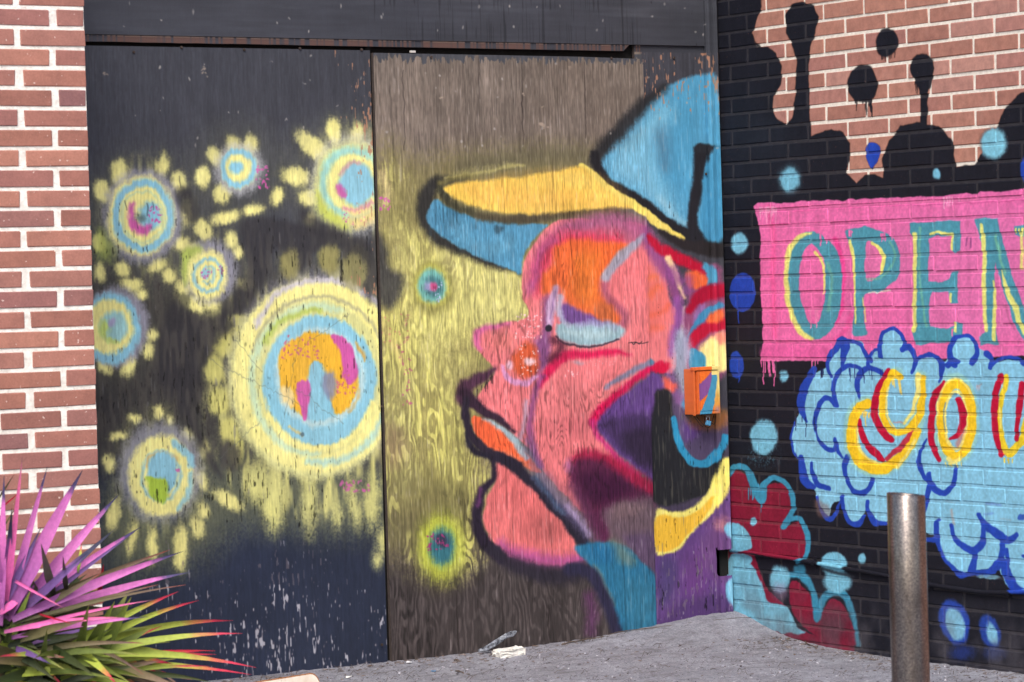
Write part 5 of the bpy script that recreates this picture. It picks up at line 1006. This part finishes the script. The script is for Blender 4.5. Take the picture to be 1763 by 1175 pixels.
# the rest of the rosette: behind, beneath and out to the left
for i in range(150):
    a = rl.uniform(-math.pi*.30, math.pi*1.25); Lr = rl.uniform(70, 230) if i < 95 else rl.uniform(150, 300)
    bx_, by_ = -6+rl.uniform(-8, 60), 1090+rl.uniform(-20, 60)
    if i < 95: tx, ty = bx_+Lr*math.cos(a), by_-Lr*.75*math.sin(a)*.8; kd = rl.choice(['green', 'dark', 'dark', 'olive', 'green', 'lime'])
    else:
        a = rl.uniform(math.pi*.55, math.pi*1.15); tx, ty = bx_+Lr*math.cos(a)-20, 1055-Lr*math.sin(a); kd = rl.choice(['pink', 'pink', 'violet', 'olive', 'rose'])
        bx_, by_ = -14, 1060
    if i < 95 and ty < 985 and tx > 0: ty = 985+rl.uniform(0, 60)
    leaf((bx_, by_), (tx, ty), rl.uniform(9, 20), kd, yb=YC+rl.uniform(0, .06), yt=YC+rl.uniform(-.05, .25), sag=rl.uniform(0, .06))
for i in range(70):     # skirt of drooping leaves below the crown
    bx_ = rl.uniform(-40, 150); a = rl.uniform(-.45, .5) if rl.random() < .7 else math.pi-rl.uniform(-.4, .5); Lr = rl.uniform(90, 240)
    leaf((bx_, 1125+rl.uniform(-20, 50)), (bx_+Lr*math.cos(a), 1160+rl.uniform(-40, 50)), rl.uniform(10, 20), rl.choice(['green', 'dark', 'lime', 'olive']), yb=YC+.05, yt=YC+rl.uniform(-.25, .15), sag=rl.uniform(.02, .10))
bm = bmesh.new(); s0 = Vector(pc)-plo; tube(bm, [(s0[0]+.03, .08, -.03), (s0[0]+.02, .07, .15), (s0[0], .04, s0[2]-.03)], [.05, .045, .03], 12); link('stem', tomesh(bm, 'stem', True), simple('fibrous_stem', col8(78, 66, 50), .95, scale=90, bump=.006), plant)

# ------------------------------------------------------------------ cream slab lying by the plant
s1 = hit(545, 1155, 1, -.33); s0 = hit(395, 1170, 1, -.42)
M = Mt('stained_cream_foam', .9, .15); g_ = M.noise(9, 5, .65); c = M.ramp(g_, [(.35, col8(206, 190, 172)), (.6, col8(228, 218, 204)), (.75, col8(190, 166, 142))])
sc_ = M.noise(34, 4, .6); c = M.mixc(M.ramp(sc_, [(.64, (0, 0, 0)), (.70, (.8, .8, .8))]), c, col8(110, 92, 76)); M.base(c); M.bump(sc_, .003, .7)
slab = thing('foam_slab', 'cream slab with rounded corner and brown worn rim lying on the sand in front of the boards', 'slab', (s1[0], -.36, 0))
def rrect(x0, x1, y0, y1, r, n=5):
    out = []
    for (cx, cy, a0) in ((x1-r, y1-r, 0), (x0+r, y1-r, 90), (x0+r, y0+r, 180), (x1-r, y0+r, 270)):
        for k in range(n+1): a = math.radians(a0+90*k/n); out.append((cx+r*math.cos(a), cy+r*math.sin(a)))
    return out
zt2 = s1[2]; sl_ = .46
def slabmesh(name, inset, y0_, y1_, bev):
    """upright plate with rounded top corners, outline in x-z, extruded along y"""
    r_ = .034-inset*.5; x0, x1, z1 = -sl_+inset, -inset, zt2-inset; P = [(x0, -.03), (x1, -.03)]
    for cx, a0 in ((x1-r_, 0), (x0+r_, 90)):
        for k in range(7): a = math.radians(a0+90*k/6); P.append((cx+r_*math.cos(a), z1-r_+r_*math.sin(a)))
    bm = bmesh.new(); f_ = [bm.verts.new((x, y0_, z+rl.uniform(-.0006, .0006))) for x, z in P]; b_ = [bm.verts.new((x, y1_, z)) for x, z in P]; n = len(P)
    bm.faces.new(f_); bm.faces.new(b_[::-1])
    for i in range(n): bm.faces.new((f_[i], b_[i], b_[(i+1) % n], f_[(i+1) % n]))
    if bev: bmesh.ops.bevel(bm, geom=[e for e in bm.edges if abs(e.verts[0].co.y-y0_) < 1e-6 and abs(e.verts[1].co.y-y0_) < 1e-6], offset=bev, segments=2, affect='EDGES')
    return tomesh(bm, name)
link('slab_body', slabmesh('slab_body', .006, -.003, .05, .004), M.m, slab); link('rim', slabmesh('rim', 0, .002, .046, .002), simple('brown_worn_rim', col8(150, 104, 70), .8, scale=90, var=.45), slab)
slab.rotation_euler = (math.radians(-14), math.radians(-.8), math.radians(10))

# ------------------------------------------------------------------ rubble and litter
def on_ground(px, py):
    d = ray(px, py); 
    t = (0-CAM[2])/d[2]; p = CAM+t*d
    for _ in range(4): t = (gz(p[0], p[1])-CAM[2])/d[2]; p = CAM+t*d
    return p
def rock(bm, c, s, r_, flat=.7):
    r = bmesh.ops.create_icosphere(bm, subdivisions=1, radius=1); ph = r_.uniform(0, 6.28)
    sx, sy, sz = s*r_.uniform(.7, 1.3), s*r_.uniform(.6, 1.1), s*flat*r_.uniform(.6, 1)
    for v in r['verts']:
        k = r_.uniform(.75, 1.15); x, y, z = v.co*k; x *= sx; y *= sy; z *= sz; v.co = Vector((c[0]+x*math.cos(ph)-y*math.sin(ph), c[1]+x*math.sin(ph)+y*math.cos(ph), c[2]+z))
pg = wallx(874, 1130)
ch = thing('concrete_chunk', 'broken white concrete chunk lying against the foot of the middle board', 'concrete chunk', tuple(on_ground(876, 1130)))
bm = bmesh.new(); bx(bm, -.062, .062, -.028, .028, -.012, .030, .006); bmesh.ops.subdivide_edges(bm, edges=[e for e in bm.edges if e.calc_length() > .03], cuts=3, use_grid_fill=True)
for v in bm.verts: v.co += Vector([rl.uniform(-.0045, .0045) for _ in range(3)])
o = link('chunk', tomesh(bm, 'chunk'), simple('white_concrete', col8(214, 212, 206), .95, scale=70, bump=.006, var=.18), ch); ch.rotation_euler = (0, math.radians(-3), math.radians(5))
gb = on_ground(850, 1122); bt = thing('crushed_bottle', 'crushed clear plastic bottle scrap leaning on the white concrete chunk', 'plastic scrap', (gb[0], gb[1]-.0, gb[2]))
M = Mt('dirty_clear_plastic', .25, .6); M.base(M.ramp(M.noise(70, 3), [(.35, col8(66, 68, 76)), (.65, col8(150, 156, 166))])); M.bump(M.noise(50), .01, 1)
bm = bmesh.new(); tube(bm, [(-.085, .0, .012), (-.05, 0, .018), (0, .006, .036), (.05, .004, .058), (.075, 0, .066), (.095, 0, .072)], [.005, .011, .010, .012, .011, .005], 9)
for v in bm.verts: v.co.y *= .5; v.co += Vector([rl.uniform(-.003, .003) for _ in range(3)])
link('bottle_shell', tomesh(bm, 'bottle_shell'), M.m, bt); bt.location.y += -.02
def scatter_mesh(name, n, fn, mat, label):
    bm = bmesh.new()
    for i in range(n): fn(bm, i)
    o = link(name, tomesh(bm, name), mat, kind='stuff', label=label, cat='debris'); return o
rp = random.Random(44)
def ppos():
    while True:
        px, py = rp.uniform(380, 1800), rp.uniform(1055, 1230); p = on_ground(px, py)
        if -4.6 < p[0] < -.02 and -4 < p[1] < -.03: return p
ICO_V = np.array([(0, 0, 1), (.89, 0, .45), (.28, .85, .45), (-.72, .53, .45), (-.72, -.53, .45), (.28, -.85, .45), (.72, .53, -.45), (-.28, .85, -.45), (-.89, 0, -.45), (-.28, -.85, -.45), (.72, -.53, -.45), (0, 0, -1)])
ICO_F = np.array([(0, 1, 2), (0, 2, 3), (0, 3, 4), (0, 4, 5), (0, 5, 1), (1, 6, 2), (2, 6, 7), (2, 7, 3), (3, 7, 8), (3, 8, 4), (4, 8, 9), (4, 9, 5), (5, 9, 10), (5, 10, 1), (1, 10, 6), (6, 11, 7), (7, 11, 8), (8, 11, 9), (9, 11, 10), (10, 11, 6)])
def pebbles(n):
    vs, fs = [], []
    rr = np.random.RandomState(8)
    for i in range(n):
        p = ppos(); s_ = rp.choice([.0016, .002, .0028, .0028, .0042]) if i % 40 else rp.uniform(.006, .010); a = rp.uniform(0, 6.28)
        q = ICO_V*rr.uniform(.75, 1.15, (12, 1))*np.array([s_*rr.uniform(.8, 1.4), s_*rr.uniform(.6, 1.1), s_*rr.uniform(.45, .75)])
        vs.append(np.stack([p[0]+q[:, 0]*math.cos(a)-q[:, 1]*math.sin(a), p[1]+q[:, 0]*math.sin(a)+q[:, 1]*math.cos(a), p[2]+s_*.2+q[:, 2]], 1)); fs.append(ICO_F+12*i)
    me = bpy.data.meshes.new('gravel'); me.from_pydata(np.concatenate(vs).tolist(), [], np.concatenate(fs).tolist()); return me
Mg = Mt('gravel', .9, .2); Mg.base(Mg.ramp(Mg.noise(34, 1), [(.35, col8(84, 80, 84)), (.55, col8(140, 138, 146)), (.68, col8(190, 190, 200))])); MAT_GR = Mg.m
link('gravel', pebbles(6000), MAT_GR, kind='stuff', label='loose grey and white gravel strewn over the sand', cat='debris')
def twig(bm, p, L, r, r_, el=.05):
    a = r_.uniform(-.6, .5) if r_.random() < .7 else r_.uniform(0, 6.28); q = Vector(p); pts = [q.copy()]; 
    for k in range(4):
        a += r_.uniform(-.12, .12); q = q+Vector((math.cos(a), math.sin(a), 0))*L/4; q.z = gz(q.x, q.y)+r_.uniform(.002, .006+el*r_.random()*.3); pts.append(q.copy())
    pts = [v for v in pts if v.x < -.012 and v.y < -.02]
    if len(pts) > 2: tube(bm, pts, [r*(1-.12*k) for k in range(len(pts))], 4)
def tw(bm, i):
    while True:
        p = ppos()
        if rp.random() < .25+.75*math.exp(-min(-p[0], -p[1])/.18): break
    twig(bm, p, rp.uniform(.015, .09), rp.uniform(.0005, .0013), rp)
scatter_mesh('twig_litter', 380, tw, simple('dry_litter', col8(84, 74, 68), .9, var=.5, scale=20), 'fine dry twigs and pine needles littered along the foot of the walls')
def chip(bm, i):
    p = ppos()
    while rp.random() > .12+.88*math.exp(-min(-p[0], -p[1])/.14): p = ppos()
    s = rp.uniform(.004, .012); a = rp.uniform(0, 6.28); h = [rp.uniform(.001, .006) for _ in range(4)]
    vs = [bm.verts.new((p[0]+s*math.cos(a+k*1.57)*(1 if k % 2 else .45), p[1]+s*math.sin(a+k*1.57)*(1 if k % 2 else .45), p[2]+.003+h[k])) for k in range(4)]; bm.faces.new(vs)
scatter_mesh('leaf_litter', 520, chip, simple('dead_leaves', col8(100, 82, 70), .9, var=.6, scale=14), 'small dead leaf scraps among the sand')
bm = bmesh.new()
for i in range(420):
    while True:
        p = ppos(); dw = min(-p[0], -p[1])
        if rp.random() < math.exp(-dw/.10): break
    s_ = rp.uniform(.004, .015); rock(bm, (p[0], p[1], p[2]), s_, rp, .45)
link('soil_clumps', tomesh(bm, 'soil_clumps'), simple('dark_soil', col8(110, 102, 100), .95, var=.4, scale=60, bump=.004), kind='stuff', label='crumbs of dark soil gathered along the foot of the walls', cat='debris')
TWM = simple('grey_twig', col8(96, 84, 76), .9, var=.3)
for (a, b, r, lb) in (((965, 1112), (1085, 1098), .0028, 'long thin grey twig on the sand below the blue painted neck'), ((1352, 1085), (1405, 1120), .0035, 'forked dry twig near the foot of the brick wall left of the bollard'), ((785, 1157), (812, 1164), .0032, 'short black stick on the sand below the crushed bottle'), ((1010, 1098), (1300, 1092), .0016, 'very long pale stem lying across the sand before the corner')):
    A_, B_ = on_ground(*a), on_ground(*b); c0 = (A_+B_)/2; t_ = thing('twig', lb, 'twig', tuple(c0))
    bm = bmesh.new(); n = 8; pp = []
    for k in range(n+1):
        q = A_+(B_-A_)*k/n; q = np.array([q[0]+rl.uniform(-.006, .006), q[1]+rl.uniform(-.006, .006), 0]); q[2] = gz(q[0], q[1])+r+.003*math.sin(k); pp.append(tuple(q-c0))
    tube(bm, pp, [r*(1.1-.6*k/n) for k in range(n+1)], 6); 
    o = link('stem', tomesh(bm, 'stem', True), TWM, t_)
for (px, py, lb, c_) in ((746, 1158, 'scrap of pale blue plastic on the sand', (120, 160, 200)), (703, 1143, 'small scrap of white paper beside the seam of the boards', (214, 216, 220)), (600, 1168, 'white pebble sized foam crumb right of the cream slab', (226, 224, 220))):
    p = on_ground(px, py); bm = bmesh.new(); a = rl.uniform(0, 3); vs = []
    for k in range(7):
        t_ = a+k*.9; rr = rl.uniform(.008, .018); vs.append(bm.verts.new((rr*math.cos(t_), rr*math.sin(t_)*.6, .004+rl.uniform(0, .007))))
    f_ = bm.faces.new(vs); r_ = bmesh.ops.extrude_face_region(bm, geom=[f_])
    for v in r_['geom']:
        if isinstance(v, bmesh.types.BMVert): v.co.z -= .0035
    link('litter_scrap', tomesh(bm, 'scrap'), simple('scrap', col8(*c_), .6, var=.15), label=lb, cat='litter').location = tuple(p)
